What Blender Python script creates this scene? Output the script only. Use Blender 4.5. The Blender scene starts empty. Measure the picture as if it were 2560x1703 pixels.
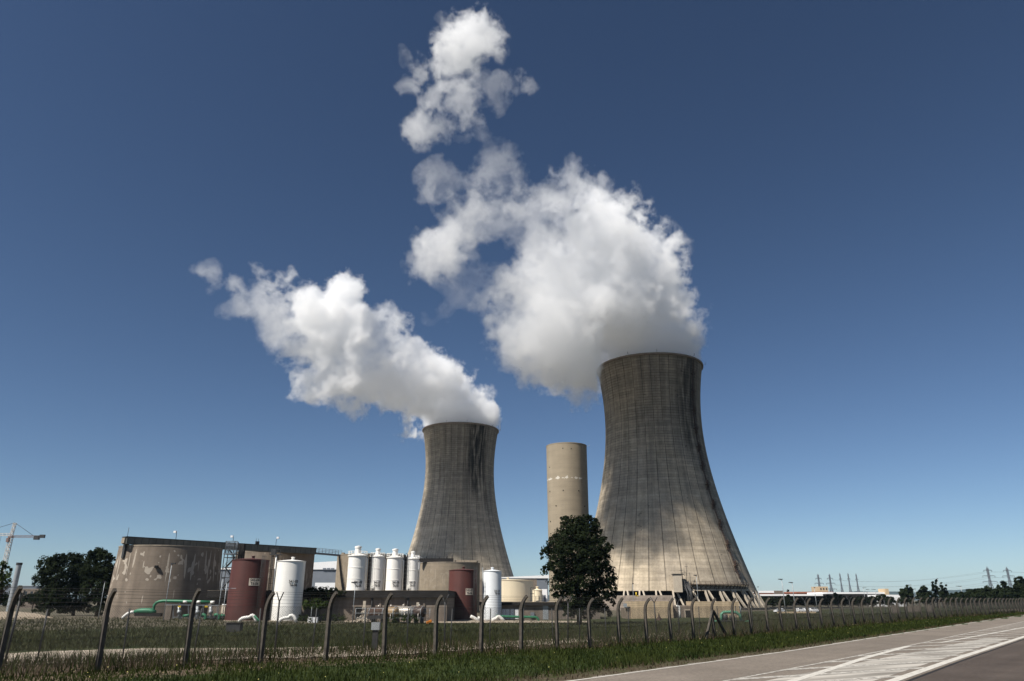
import bpy, bmesh, math, random
import numpy as np
from mathutils import Vector, Matrix
SC = bpy.context.scene
COL = SC.collection
random.seed(7)
# ---------------------------------------------------------------- camera model
F, PITCH, HC = 1790.0, math.radians(19.9), 2.34
CP, SP = math.cos(PITCH), math.sin(PITCH)
def ray(px, py):
    a = (px - 1280) / F; b = (851.5 - py) / F
    return (a, CP - SP * b, SP + CP * b)
def at(px, py, Y):
    """world point seen at a photo position, Y metres in front of the camera"""
    r = ray(px, py); t = Y / r[1]
    return Vector((r[0] * t, Y, HC + r[2] * t))
def mpp(Y, z=0.0):
    """metres per photo pixel at that distance"""
    return (Y * CP + (z - HC) * SP) / F
# fence frame: t along the fence, s across it (positive = plant side)
FO = Vector((-12.95, 24.7)); FN = Vector((-.75, .6614)); FD = Vector((.6614, .75))
def st(x, y):
    q = Vector((x, y)) - FO
    return q.dot(FN), q.dot(FD)
def xy(s, t):
    p = FO + FN * s + FD * t
    return p.x, p.y
def lerp_tab(tab, v):
    if v <= tab[0][0]: return tab[0][1]
    for (a, fa), (b, fb) in zip(tab, tab[1:]):
        if v <= b: return fa + (fb - fa) * (v - a) / (b - a)
    return tab[-1][1]
ZT = [(-6, .12), (0, .10), (13, -.02), (25, -.15), (50, -.12), (85, 0), (400, 0)]
EA = [(-40, -12.3), (9.5, -11.45), (27, -11.2), (44, -10.3), (95, -7.9), (137, -6.2), (220, -4.6), (420, -4.4)]   # road edge
def verge_z(t): return lerp_tab(ZT, t)
GZ = -2.0
def smooth(a, b, v):
    u = min(1, max(0, (v - a) / (b - a))); return u * u * (3 - 2 * u)
def terrain(x, y):
    s, t = st(x, y)
    e = lerp_tab(EA, t); v = verge_z(t) * smooth(e + .6, e + 5, s) + .05 * smooth(e + .35, e + 1.6, s)          # the verge rolls a little, the road is level
    k = smooth(1.5, 46, s)
    far = smooth(150, 420, t)                      # the bank runs out down the road
    return v * (1 - k) + k * GZ
def ground_at(px, py, it=40):
    r = ray(px, py); z = -1.0
    for _ in range(it):
        tt = (z - HC) / r[2]; x, y = r[0] * tt, r[1] * tt
        z = .5 * z + .5 * terrain(x, y)
    return Vector((x, y, terrain(x, y)))
# ---------------------------------------------------------------- materials
def mat(name, color, rough=.8, spec=.3, var=.25, scale=2.0, bump=.0, bscale=None, metal=0, stretch=(1, 1, 1), detail=6, color2=None, streak=0.0):
    """procedural material: base colour broken up by object-space noise, optional vertical streaks and bump"""
    m = bpy.data.materials.new(name); m.use_nodes = True
    n, l = m.node_tree.nodes, m.node_tree.links
    p = n['Principled BSDF']
    p.inputs['Roughness'].default_value = rough; p.inputs['Metallic'].default_value = metal
    p.inputs['Specular IOR Level'].default_value = spec
    tc = n.new('ShaderNodeTexCoord'); mp = n.new('ShaderNodeMapping'); mp.inputs['Scale'].default_value = stretch
    l.new(tc.outputs['Object'], mp.inputs['Vector'])
    no = n.new('ShaderNodeTexNoise'); no.inputs['Scale'].default_value = scale; no.inputs['Detail'].default_value = detail; no.inputs['Roughness'].default_value = .65
    l.new(mp.outputs[0], no.inputs['Vector'])
    c1 = tuple(max(0, c * (1 - var)) for c in color) + (1,)
    c2 = (tuple(min(1, c * (1 + var)) for c in color) if color2 is None else tuple(color2)) + (1,)
    mx = n.new('ShaderNodeMix'); mx.data_type = 'RGBA'; mx.inputs[6].default_value = c1; mx.inputs[7].default_value = c2
    rp = n.new('ShaderNodeMapRange'); rp.inputs[1].default_value = .3; rp.inputs[2].default_value = .7
    l.new(no.outputs[0], rp.inputs[0]); l.new(rp.outputs[0], mx.inputs[0])
    out = mx.outputs[2]
    if streak:
        mp2 = n.new('ShaderNodeMapping'); mp2.inputs['Scale'].default_value = (1, 1, .06); l.new(tc.outputs['Object'], mp2.inputs[0])
        n2 = n.new('ShaderNodeTexNoise'); n2.inputs['Scale'].default_value = scale * 2.5; n2.inputs['Detail'].default_value = 4; l.new(mp2.outputs[0], n2.inputs[0])
        r2 = n.new('ShaderNodeMapRange'); r2.inputs[1].default_value = .35; r2.inputs[2].default_value = .75; r2.inputs[3].default_value = 1; r2.inputs[4].default_value = 1 - streak
        l.new(n2.outputs[0], r2.inputs[0])
        mu = n.new('ShaderNodeMix'); mu.data_type = 'RGBA'; mu.blend_type = 'MULTIPLY'; mu.inputs[0].default_value = 1
        l.new(out, mu.inputs[6]); l.new(r2.outputs[0], mu.inputs[7]); out = mu.outputs[2]
    l.new(out, p.inputs['Base Color'])
    if bump:
        b = n.new('ShaderNodeTexNoise'); b.inputs['Scale'].default_value = bscale or scale * 6; b.inputs['Detail'].default_value = 5
        l.new(mp.outputs[0], b.inputs[0])
        bp = n.new('ShaderNodeBump'); bp.inputs['Strength'].default_value = bump; bp.inputs['Distance'].default_value = .1
        l.new(b.outputs[0], bp.inputs['Height']); l.new(bp.outputs[0], p.inputs['Normal'])
    return m
M = {}
M['concrete'] = mat('concrete', (.29, .245, .19), .9, .2, .18, .35, .3, 3, streak=.25)
M['post'] = mat('post_concrete', (.088, .077, .064), .9, .2, .45, 3.5, .6, 30)
M['dark_steel'] = mat('dark_steel', (.035, .035, .035), .6, .4, .4, 1.5)
M['steel'] = mat('galvanised_steel', (.33, .35, .36), .5, .5, .2, 2, metal=.3)
M['pylon'] = mat('pylon_steel', (.16, .18, .20), .6, .3, .2, .5)
M['red_paint'] = mat('oxide_red_paint', (.082, .027, .022), .62, .35, .14, .35, .05, 4, streak=.22)
M['white_paint'] = mat('white_paint', (.78, .76, .71), .5, .4, .05, .4, .03, 4, streak=.10)
M['silo_paint'] = mat('silo_white_paint', (.82, .80, .75), .45, .45, .04, .4, streak=.07)
M['cream_paint'] = mat('cream_paint', (.74, .64, .46), .55, .35, .05, .3, streak=.06)
M['green_paint'] = mat('green_paint', (.022, .15, .075), .55, .5, .25, 1.5)
M['black'] = mat('black_lettering', (.012, .012, .014), .7, .2, .1, 2)
M['sign'] = mat('sign_board', (.70, .60, .48), .7, .2, .1, 2)
M['dark_open'] = mat('dark_opening', (.012, .012, .012), .9, .1, .1, 1)
M['wall_brown'] = mat('render_wall', (.20, .165, .135), .9, .2, .22, .5, .3, 4, streak=.25)
M['fascia'] = mat('dark_fascia', (.022, .02, .019), .8, .2, .3, .6)
M['roof_gallery'] = mat('gallery_cladding', (.115, .118, .105), .8, .25, .2, .6, streak=.2)
M['white_wall'] = mat('white_cladding', (.80, .80, .80), .6, .3, .03, .3)
M['grey_wall'] = mat('grey_cladding', (.17, .19, .22), .7, .3, .1, .2)
M['brick'] = mat('brick_wall', (.36, .13, .07), .9, .2, .2, .3)
M['ochre'] = mat('ochre_wall', (.52, .40, .26), .9, .2, .12, .2)
M['bark'] = mat('bark', (.05, .04, .03), .95, .1, .3, 3, .5, 12)
M['orange'] = mat('orange_paint', (.70, .24, .03), .5, .4, .1, 2)
M['yellow'] = mat('yellow_paint', (.62, .42, .03), .5, .4, .1, 2)
M['rust'] = mat('rusty_steel', (.060, .036, .026), .85, .3, .5, 1.2, .3, 8)
M['lagging'] = mat('aluminium_lagging', (.42, .38, .33), .42, .5, .35, 1.0, metal=.35)
M['glass'] = mat('dark_glass', (.02, .025, .03), .08, .6, .1, 1)
M['crane_red'] = mat('crane_red_paint', (.20, .13, .11), .6, .3, .15, 1)
M['crane_white'] = mat('crane_white_paint', (.55, .53, .50), .6, .3, .1, 1)
M['car_white'] = mat('white_car_paint', (.8, .8, .8), .25, .5, .02, 1)
M['tyre'] = mat('tyre_rubber', (.02, .02, .02), .9, .2, .2, 3)
M['insulator'] = mat('wire', (.05, .05, .055), .5, .4, .2, 3)
# ---------------------------------------------------------------- objects
def tag(o, label=None, cat=None, group=None, kind=None):
    if label: o['label'] = label
    if cat: o['category'] = cat
    if group: o['group'] = group
    if kind: o['kind'] = kind
    return o
def empty(name, loc, label, cat, group=None, rz=0.0):
    o = bpy.data.objects.new(name, None); COL.objects.link(o); o.location = loc; o.rotation_euler = (0, 0, rz)
    o.empty_display_size = .5
    return tag(o, label, cat, group)
class MB:
    """collects faces for ONE mesh object; coordinates are local to its parent"""
    def __init__(self): self.v = []; self.f = []; self.mi = []; self.cur = 0; self.sm = []; self.smooth = False
    def add(self, vs, fs):
        o = len(self.v); self.v += [tuple(v) for v in vs]
        for f in fs: self.f.append(tuple(i + o for i in f)); self.mi.append(self.cur); self.sm.append(self.smooth)
        return self
    def box(self, a, b):
        x0, y0, z0 = a; x1, y1, z1 = b
        return self.add([(x0, y0, z0), (x1, y0, z0), (x1, y1, z0), (x0, y1, z0), (x0, y0, z1), (x1, y0, z1), (x1, y1, z1), (x0, y1, z1)],
                        [(0, 3, 2, 1), (4, 5, 6, 7), (0, 1, 5, 4), (1, 2, 6, 5), (2, 3, 7, 6), (3, 0, 4, 7)])
    def bar(self, a, b, w, h=None, up=(0, 0, 1)):
        """square bar from a to b"""
        h = h or w; a, b = Vector(a), Vector(b); d = (b - a).normalized(); u = Vector(up)
        if abs(d.dot(u)) > .97: u = Vector((1, 0, 0))
        s = d.cross(u).normalized() * w / 2; t = s.cross(d).normalized() * h / 2
        vs = [a - s - t, a + s - t, a + s + t, a - s + t, b - s - t, b + s - t, b + s + t, b - s + t]
        return self.add(vs, [(0, 3, 2, 1), (4, 5, 6, 7), (0, 1, 5, 4), (1, 2, 6, 5), (2, 3, 7, 6), (3, 0, 4, 7)])
    def tube(self, pts, r, n=8, cap=True):
        pts = [Vector(p) for p in pts]; rr = r if isinstance(r, (list, tuple)) else [r] * len(pts)
        rings = []; u = None
        for i, p in enumerate(pts):
            d = (pts[min(i + 1, len(pts) - 1)] - pts[max(i - 1, 0)]).normalized()
            if u is None:
                u = Vector((0, 0, 1)) if abs(d.z) < .9 else Vector((1, 0, 0))
            s = d.cross(u).normalized(); u = s.cross(d).normalized()
            rings.append([p + (s * math.cos(k * 2 * math.pi / n) + u * math.sin(k * 2 * math.pi / n)) * rr[i] for k in range(n)])
        vs = [v for g in rings for v in g]; fs = []
        for i in range(len(pts) - 1):
            for k in range(n):
                fs.append((i * n + k, i * n + (k + 1) % n, (i + 1) * n + (k + 1) % n, (i + 1) * n + k))
        if cap: fs += [tuple(range(n - 1, -1, -1)), tuple((len(pts) - 1) * n + k for k in range(n))]
        sm = self.smooth; self.smooth = True; self.add(vs, fs); self.smooth = sm
        return self
    def lathe(self, prof, n=64, cx=0, cy=0, close=False, a0=0, a1=2 * math.pi):
        """profile [(r,z),...] turned about a vertical axis"""
        full = abs(a1 - a0) > 6.28; m = n if full else n + 1
        vs = [(cx + r * math.cos(a0 + (a1 - a0) * k / n), cy + r * math.sin(a0 + (a1 - a0) * k / n), z) for r, z in prof for k in range(m)]
        fs = []
        for i in range(len(prof) - 1):
            for k in range(n):
                k2 = (k + 1) % m
                fs.append((i * m + k, i * m + k2, (i + 1) * m + k2, (i + 1) * m + k))
        return self.add(vs, fs)
    def disc(self, r, z, n=64, cx=0, cy=0):
        return self.add([(cx + r * math.cos(2 * math.pi * k / n), cy + r * math.sin(2 * math.pi * k / n), z) for k in range(n)], [tuple(range(n))])
    def build(self, name, m, parent=None, label=None, smooth_angle=None, kind=None, loc=None):
        me = bpy.data.meshes.new(name); me.from_pydata(self.v, [], self.f)
        for mm in (m if isinstance(m, (list, tuple)) else [m]): me.materials.append(mm)
        me.polygons.foreach_set('material_index', self.mi)
        me.polygons.foreach_set('use_smooth', [bool(s) or smooth_angle is not None for s in self.sm])
        if smooth_angle is not None:
            me.update(); me.set_sharp_from_angle(angle=math.radians(smooth_angle))
        me.update()
        o = bpy.data.objects.new(name, me); COL.objects.link(o)
        if parent: o.parent = parent
        if loc: o.location = loc
        if label: o['label'] = label
        if kind: o['kind'] = kind
        return o
def copy_tree(o, parent=None):
    c = o.copy(); COL.objects.link(c)
    if parent: c.parent = parent
    for ch in list(o.children): copy_tree(ch, c)
    return c
# ---------------------------------------------------------------- camera, sun, sky
cam = bpy.data.cameras.new('camera'); cam.sensor_width = 36; cam.lens = 36 * F / 2560; cam.clip_end = 40000
co = bpy.data.objects.new('camera', cam); COL.objects.link(co); co.location = (0, 0, HC)
co.rotation_euler = (math.pi / 2 + PITCH, 0, 0); SC.camera = co
SUN_AZ, SUN_EL = math.radians(-50), math.radians(50)     # behind the left shoulder
SUN = Vector((math.sin(SUN_AZ) * math.cos(SUN_EL), -math.cos(SUN_AZ) * math.cos(SUN_EL), math.sin(SUN_EL)))
sl = bpy.data.lights.new('sun', 'SUN'); sl.energy = 5.0; sl.angle = math.radians(.53); sl.color = (1, .95, .87)
so = bpy.data.objects.new('sun', sl); COL.objects.link(so); so.rotation_euler = SUN.to_track_quat('Z', 'Y').to_euler(); so.location = (-200, -200, 300)
w = bpy.data.worlds.new('World'); SC.world = w; w.use_nodes = True
wn, wl = w.node_tree.nodes, w.node_tree.links
sky = wn.new('ShaderNodeTexSky'); sky.sky_type = 'NISHITA'; sky.sun_disc = False
sky.sun_elevation = SUN_EL; sky.sun_rotation = math.atan2(SUN.x, SUN.y)
sky.altitude = 0; sky.air_density = .7; sky.dust_density = .3; sky.ozone_density = 2.6
gm = wn.new('ShaderNodeGamma'); gm.inputs[1].default_value = 1.2; wl.new(sky.outputs[0], gm.inputs[0])
wb = wn.new('ShaderNodeMix'); wb.data_type = 'RGBA'; wb.blend_type = 'MULTIPLY'; wb.inputs[0].default_value = 1; wb.inputs[7].default_value = (.93, .92, .88, 1)   # camera white balance
wl.new(gm.outputs[0], wb.inputs[6]); wl.new(wb.outputs[2], wn['Background'].inputs[0]); wn['Background'].inputs[1].default_value = .05
vs_ = SC.view_settings; vs_.view_transform = 'Standard'; vs_.look = 'None'; vs_.exposure = .42; vs_.gamma = 1
cy = SC.cycles
cy.max_bounces = 32; cy.diffuse_bounces = 3; cy.glossy_bounces = 2; cy.transmission_bounces = 2; cy.volume_bounces = 32
cy.transparent_max_bounces = 48; cy.use_denoising = True; cy.caustics_reflective = False; cy.caustics_refractive = False
cy.use_adaptive_sampling = True; cy.adaptive_threshold = .008
# ---------------------------------------------------------------- steam: real volumes, density computed on a grid
RNG = np.random.default_rng(11)
LAT = RNG.random((64, 64, 64)).astype(np.float32) * 2 - 1
def vnoise(p):
    i = np.floor(p).astype(np.int32); f = p - i; f = f * f * (3 - 2 * f); i &= 63; j = (i + 1) & 63
    x0, y0, z0 = i.T; x1, y1, z1 = j.T; fx, fy, fz = f.T
    a = LAT[x0, y0, z0] * (1 - fx) + LAT[x1, y0, z0] * fx; b = LAT[x0, y1, z0] * (1 - fx) + LAT[x1, y1, z0] * fx
    c = LAT[x0, y0, z1] * (1 - fx) + LAT[x1, y0, z1] * fx; d = LAT[x0, y1, z1] * (1 - fx) + LAT[x1, y1, z1] * fx
    return (a * (1 - fy) + b * fy) * (1 - fz) + (c * (1 - fy) + d * fy) * fz
def fbm(p, octv, gain=.55, billow=False):
    s = np.zeros(len(p), np.float32); a = 1.0; t = 0
    for o in range(octv):
        v = vnoise(p + 17.3 * o)
        if billow: v = 1 - 2 * np.abs(v) * 1.6
        s += a * v; t += a; a *= gain; p = p * 2.03
    return s / t
def surface_net(fld, iso, mn, h):
    """closed quad mesh round the cells where fld > iso"""
    ins = fld > iso; nx, ny, nz = fld.shape
    c = np.zeros((nx - 1, ny - 1, nz - 1), np.int8)
    for dx in (0, 1):
        for dy in (0, 1):
            for dz in (0, 1): c += ins[dx:nx - 1 + dx, dy:ny - 1 + dy, dz:nz - 1 + dz]
    act = (c > 0) & (c < 8); idx = -np.ones(act.shape, np.int64); cells = np.argwhere(act); idx[act] = np.arange(len(cells))
    pos = np.zeros((len(cells), 3)); cnt = np.zeros(len(cells))
    for ax in range(3):
        e = [(0, 0), (0, 1), (1, 0), (1, 1)]; o = [a for a in range(3) if a != ax]
        for u, v in e:
            p0 = cells.copy(); p0[:, o[0]] += u; p0[:, o[1]] += v; p1 = p0.copy(); p1[:, ax] += 1
            a = fld[tuple(p0.T)]; b = fld[tuple(p1.T)]; cr = (a > iso) != (b > iso)
            t = np.where(cr, (iso - a) / np.where(np.abs(b - a) < 1e-9, 1, b - a), 0)
            q = p0.astype(float); q[:, ax] += t; pos[cr] += q[cr]; cnt[cr] += 1
    pos /= np.maximum(cnt, 1)[:, None]
    quads = []
    for ax in range(3):
        o = [(ax + 1) % 3, (ax + 2) % 3]
        a = np.take(ins, range(fld.shape[ax] - 1), ax); b = np.take(ins, range(1, fld.shape[ax]), ax)
        for sgn, m_ in ((0, a & ~b), (1, b & ~a)):
            g = np.argwhere(m_); g = g[(g[:, o[0]] > 0) & (g[:, o[1]] > 0) & (g[:, o[0]] < fld.shape[o[0]] - 1) & (g[:, o[1]] < fld.shape[o[1]] - 1)]
            if not len(g): continue
            def cell(du, dv):
                q = g.copy(); q[:, o[0]] += du; q[:, o[1]] += dv; return idx[tuple(q.T)]
            f = np.stack([cell(-1, -1), cell(0, -1), cell(0, 0), cell(-1, 0)], 1)
            quads.append(f if sgn == 0 else f[:, ::-1])
    return pos * h + mn, np.concatenate(quads)
def blur(a, k):
    for ax in range(3):
        for _ in range(k):
            p = np.pad(a, [(1, 1) if i == ax else (0, 0) for i in range(3)])
            a = (np.take(p, range(0, a.shape[ax]), ax) + 2 * np.take(p, range(1, a.shape[ax] + 1), ax) + np.take(p, range(2, a.shape[ax] + 2), ax)) / 4
    return a
def steam(name, label, cat, blobs, h, ext, seed, nscale=16.0, mouth=None, rag=0.0, fil=0.0):
    """blobs: (centre, radius, weight). Builds one closed mesh filled with a scattering volume"""
    cs = np.array([b[0] for b in blobs]); rs = np.array([b[1] for b in blobs]); ws = np.array([b[2] for b in blobs])
    mn = (cs - rs[:, None] * 1.35).min(0) - 2 * h; mxx = (cs + rs[:, None] * 1.35).max(0) + 2 * h
    if mouth: mn[2] = min(mn[2], mouth[2] - 6)
    n = np.ceil((mxx - mn) / h).astype(int) + 1
    E_ = np.zeros(n, np.float32); Wt = np.zeros(n, np.float32); K = 6.0
    for c, r, wt in zip(cs, rs, ws):
        lo = np.maximum(0, ((c - r * 1.7 - mn) / h).astype(int)); hi = np.minimum(n, ((c + r * 1.7 - mn) / h).astype(int) + 2)
        ax = [(np.arange(lo[i], hi[i]) * h + mn[i] - c[i]) / r for i in range(3)]
        d = np.sqrt(ax[0][:, None, None] ** 2 + ax[1][None, :, None] ** 2 + ax[2][None, None, :] ** 2)
        e = np.exp(K * np.clip(1 - d, -.7, 1)).astype(np.float32) - np.float32(math.exp(-K * .7)); e = np.maximum(e, 0)
        sl_ = tuple(slice(lo[i], hi[i]) for i in range(3)); E_[sl_] += e; Wt[sl_] += e * wt
    f = np.log(E_ + math.exp(-K * .7)) / K; wf = Wt / np.maximum(E_, 1e-9)
    g = np.argwhere(blur(f, 2) > -.66); P = (g * h + mn).astype(np.float32) + seed * 31.7
    q = P / nscale
    w1 = np.stack([fbm(q * .7 + 5.1 * k, 3, .6) for k in (1, 2, 3)], 1)
    w2 = np.stack([fbm(q * 2.6 + 3.3 * k, 2) for k in (1, 2, 3)], 1)
    n1 = fbm(q * 1.0 + .5 * w1 + .12 * w2, 6, .70); n3 = fbm(q * 2.1 + .5 * w2 + 3, 4, .6, True); n2 = fbm(q * .75 + .5 * w1 + 9, 5, .58, True)
    wp = np.clip(g + (w1 * .55 * nscale + w2 * .22 * nscale) / h, 0, np.array(n) - 1.001)   # sample the lumps through a turbulent warp
    i0 = wp.astype(int); fr = (wp - i0).astype(np.float32)
    def tri(a):
        o = 0
        for dx in (0, 1):
            for dy in (0, 1):
                for dz in (0, 1):
                    o = o + a[i0[:, 0] + dx, i0[:, 1] + dy, i0[:, 2] + dz] * (fr[:, 0] if dx else 1 - fr[:, 0]) * (fr[:, 1] if dy else 1 - fr[:, 1]) * (fr[:, 2] if dz else 1 - fr[:, 2])
        return o
    ff = tri(f); ww = np.clip(tri(wf) * np.clip((ff + .7) * 3, 0, 1), .15, 1)
    rg = 1 - 2.2 * np.abs(fbm(q * 1.35 + .9 * w1 + 40, 4, .6))       # thin curling sheets
    amp = 1.80 + rag - .70 * ww
    val = np.minimum(ff, .62) * (.75 + .35 * ww) + amp * (1.0 * n1 + .22 * n2) + .20 * n3 * ww + ((.34 + fil) * rg - .18 - .35 * fil) * (1.25 - ww) - .05 - .20 * (1 - ww) - .10 * rag
    dn = np.clip(val / (.42 - .20 * ww), 0, 1); dn = dn ** 1.25 * (ww ** 2.5)
    if mouth:
        X = g * h + mn; lim = mouth[0] + mouth[3] - 1.5 - np.clip(X[:, 2] - mouth[2], 0, 200) * .10      # the wind holds the windward face back
        dn = np.where(val - np.clip((X[:, 0] - lim) / 7.0, 0, 9) * .55 > .02, np.minimum(dn, np.clip((val - np.clip((X[:, 0] - lim) / 7.0, 0, 9) * .55) / .3, 0, 1)), 0)
    if mouth:                                             # nothing below the rim outside or deep inside the shell
        mx_, my_, mz_, mr_ = mouth; X = g * h + mn
        rr = np.hypot(X[:, 0] - mx_, X[:, 1] - my_); dz = X[:, 2] - mz_
        dn = np.where((rr < mr_ + 1.5) & (dz < 1.2) & (rr > mr_ - 3.5), 0, dn)
        dn = np.where((rr < mr_ - 3.5) & (dz < -4), 0, dn)
        dn = np.where((rr >= mr_ + 1.5) & (rr < mr_ + 14) & (dz < 6 + 8 * n1) & (X[:, 0] > mx_ - 4), 0, dn)
        dn = np.where((X[:, 0] > mx_ - mr_ - 5) & (X[:, 0] < mx_ + mr_ + 1) & (X[:, 1] < my_ + 6) & (rr > mr_ - 2) & (dz < 3.5 + 8 * n1), 0, dn)
    D = np.zeros(n, np.float32); D[tuple(g.T)] = dn
    # hull: a smooth closed skin just outside the steam
    step = 2; pad = [(0, (-s) % step) for s in D.shape]; Dp = np.pad(D, pad)
    Hc = Dp.reshape(Dp.shape[0] // step, step, Dp.shape[1] // step, step, Dp.shape[2] // step, step).max((1, 3, 5))
    Hc = np.pad(blur(np.pad(np.minimum(Hc * 3, 1), 2), 1), 1); hs = h * step
    vs, fs = surface_net(Hc, .14, mn + (step - 1) * h / 2 - 3 * hs, hs)
    me = bpy.data.meshes.new(name); me.from_pydata(vs.tolist(), [], fs.tolist()); me.update()
    o = bpy.data.objects.new(name, me); COL.objects.link(o); tag(o, label, cat)
    # density atlas: one tile per slice in depth
    nx, ny, nz = D.shape; C = max(1, 4096 // nx); R = -(-ny // C); W_, H_ = C * nx, R * nz
    A = np.zeros((H_, W_), np.float32)
    for k in range(ny):
        r_, c_ = divmod(k, C); A[r_ * nz:(r_ + 1) * nz, c_ * nx:(c_ + 1) * nx] = D[:, k, :].T
    buf = np.ones((H_, W_, 4), np.float32); buf[..., :3] = A[..., None]
    img = bpy.data.images.new(name + '_density', W_, H_, float_buffer=False); img.colorspace_settings.name = 'Non-Color'
    img.pixels.foreach_set(buf.ravel()); img.update(); img.pack()
    m = bpy.data.materials.new(name + '_vapour'); m.use_nodes = True; nd, lk = m.node_tree.nodes, m.node_tree.links; nd.clear()
    def math_(op, a, b=0.0, clamp=False):
        x = nd.new('ShaderNodeMath'); x.operation = op; x.use_clamp = clamp
        for i, v in enumerate((a, b)):
            if isinstance(v, (int, float)): x.inputs[i].default_value = v
            else: lk.new(v, x.inputs[i])
        return x.outputs[0]
    tc = nd.new('ShaderNodeTexCoord'); sx = nd.new('ShaderNodeSeparateXYZ'); lk.new(tc.outputs['Object'], sx.inputs[0])
    def gc(i, cnt):
        v = math_('DIVIDE', math_('SUBTRACT', sx.outputs[i], float(mn[i])), h)
        return math_('MINIMUM', math_('MAXIMUM', v, 0.0), cnt - 1.001)
    gx, gy, gz = gc(0, nx), gc(1, ny), gc(2, nz)
    iy = math_('FLOOR', gy); fy = math_('SUBTRACT', gy, iy)
    def fetch(k):
        row = math_('FLOOR', math_('DIVIDE', math_('ADD', k, .5), C)); c_ = math_('SUBTRACT', k, math_('MULTIPLY', row, C))
        u = math_('DIVIDE', math_('ADD', math_('MULTIPLY', c_, nx), math_('ADD', gx, .5)), W_)
        v = math_('DIVIDE', math_('ADD', math_('MULTIPLY', row, nz), math_('ADD', gz, .5)), H_)
        cb = nd.new('ShaderNodeCombineXYZ'); lk.new(u, cb.inputs[0]); lk.new(v, cb.inputs[1])
        im = nd.new('ShaderNodeTexImage'); im.image = img; im.interpolation = 'Linear'; im.extension = 'EXTEND'; lk.new(cb.outputs[0], im.inputs[0])
        return im.outputs['Color']
    mx = nd.new('ShaderNodeMix'); mx.data_type = 'RGBA'; lk.new(fy, mx.inputs[0]); lk.new(fetch(iy), mx.inputs[6]); lk.new(fetch(math_('ADD', iy, 1.0)), mx.inputs[7])
    sc_ = nd.new('ShaderNodeSeparateXYZ'); lk.new(mx.outputs[2], sc_.inputs[0])
    pv = nd.new('ShaderNodeVolumePrincipled'); pv.inputs['Color'].default_value = (1, 1, 1, 1); pv.inputs['Anisotropy'].default_value = .0
    lk.new(math_('MULTIPLY', sc_.outputs[0], ext), pv.inputs['Density'])
    mo = nd.new('ShaderNodeOutputMaterial'); lk.new(pv.outputs[0], mo.inputs['Volume'])
    m.cycles.volume_step_rate = 2.2 * h / (.1 * float(min(me.vertices and (vs.max(0) - vs.min(0)))))
    o.data.materials.append(m)
    print(name, 'grid', D.shape, 'faces', len(fs), 'atlas', W_, H_)
    return o
OV = 1.0861
def pl(px, py, r, wt, Y, k=1.66):
    c = at(px, py, Y); return (np.array(c), r * mpp(Y, c.z) * k, wt)
rr_ = random.Random(3)
TR_X, TR_Y, TR_Z, TR_R = 75.1, 374.0, 121.1, 28.2       # right cooling tower axis, rim height, rim radius
TL_X, TL_Y, TL_Z, TL_R = -38.6, 530.0, 122.0, 28.4      # left one
def yR(px): return TR_Y - 100 * (1 - math.exp(-max(0, 1623 - px) * .205 * 1.78 / 100))
def yL(px): return TL_Y - 122 * (1 - math.exp(-max(0, 1152 - px) * .28 * 1.72 / 122))
big = [(1578,822,18,1),(1550,826,30,1),(1500,818,40,1),(1440,818,40,1),(1568,802,22,1),(1546,766,33,1),(1500,790,60,1),(1420,812,48,1),(1345,836,40,.95),(1285,820,40,1),(1225,795,45,.8),(1185,760,40,.7),
 (1498,702,46,1),(1430,740,80,1),(1335,760,75,1),(1255,730,60,.72),(1460,626,60,1),(1385,640,80,1),(1290,660,65,.74),(1205,690,45,.7),(1414,560,46,1),(1360,545,62,.9),
 (1280,560,50,.66),(1385,498,36,.8),(1325,465,42,.74),(1110,312,18,.4),(1140,372,24,.48),(1095,285,14,.36),(1200,405,18,.5),(1375,440,24,.62),(1085,640,26,.36),(1030,700,30,.34),(1315,415,24,.5),(1250,465,40,.62),(1205,435,30,.55),(1145,465,45,.6),(1150,405,26,.45),(1130,345,18,.4),(1200,545,34,.42),(1150,505,32,.45),
 (1088,503,34,.6),(1042,545,38,.7),(1014,588,38,.72),(985,618,28,.62),(1022,440,30,.58),(1010,400,17,.5),(1060,425,24,.5),(1035,680,28,.32),(1130,705,28,.6),(1120,615,20,.45),(1160,740,26,.5),(1518,652,20,.9),(1040,730,24,.26)]
blobsR = [pl(a * OV, b * OV, r * OV, wt, yR(a * OV) + rr_.uniform(-.25, .25) * r * .2 * (a < 1480)) for a, b, r, wt in big]
for k in range(9):
    a = k * 2 * math.pi / 9; blobsR.append((np.array((TR_X + 14 * math.cos(a), TR_Y + 14 * math.sin(a), TR_Z + 5)), 16.0, 1.0))
blobsR.append((np.array((TR_X, TR_Y, TR_Z + 6)), 22.0, 1.0))
smallp = [(2150,1165,45,1),(2070,1120,80,1),(1950,1130,95,1),(1850,1175,85,1),(1750,1195,75,1),(1610,1225,65,.85),(1650,1100,100,1),(1500,1000,85,1),(1900,1010,105,1),(1800,900,105,1),(1650,920,120,1),(1500,905,110,1),
 (1350,930,110,1),(1200,920,100,1),(1060,945,85,.95),(960,850,95,.95),(830,770,75,.8),(1150,1050,55,.55),(1700,780,75,.85),(1610,680,66,.9),(1500,520,62,.8),(1380,470,55,.7),(1350,620,95,.62),(1250,700,105,.78),
 (1100,620,125,1),(1000,500,115,.95),(850,560,100,.85),(1150,480,80,1),(1180,300,72,1),(1130,350,68,1),(1245,310,52,.95),(900,400,95,.88),(740,200,50,.75),(790,190,38,.75),(680,265,66,.8),(570,190,46,.65),(560,130,26,.55),
 (540,370,70,.6),(400,250,50,.6),(380,450,42,.45),(700,500,90,.62),(230,200,44,.55),(250,140,36,.45),(270,290,32,.5),(170,160,26,.4),(750,650,55,.4),(560,560,55,.25),(700,690,38,.35)]
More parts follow.
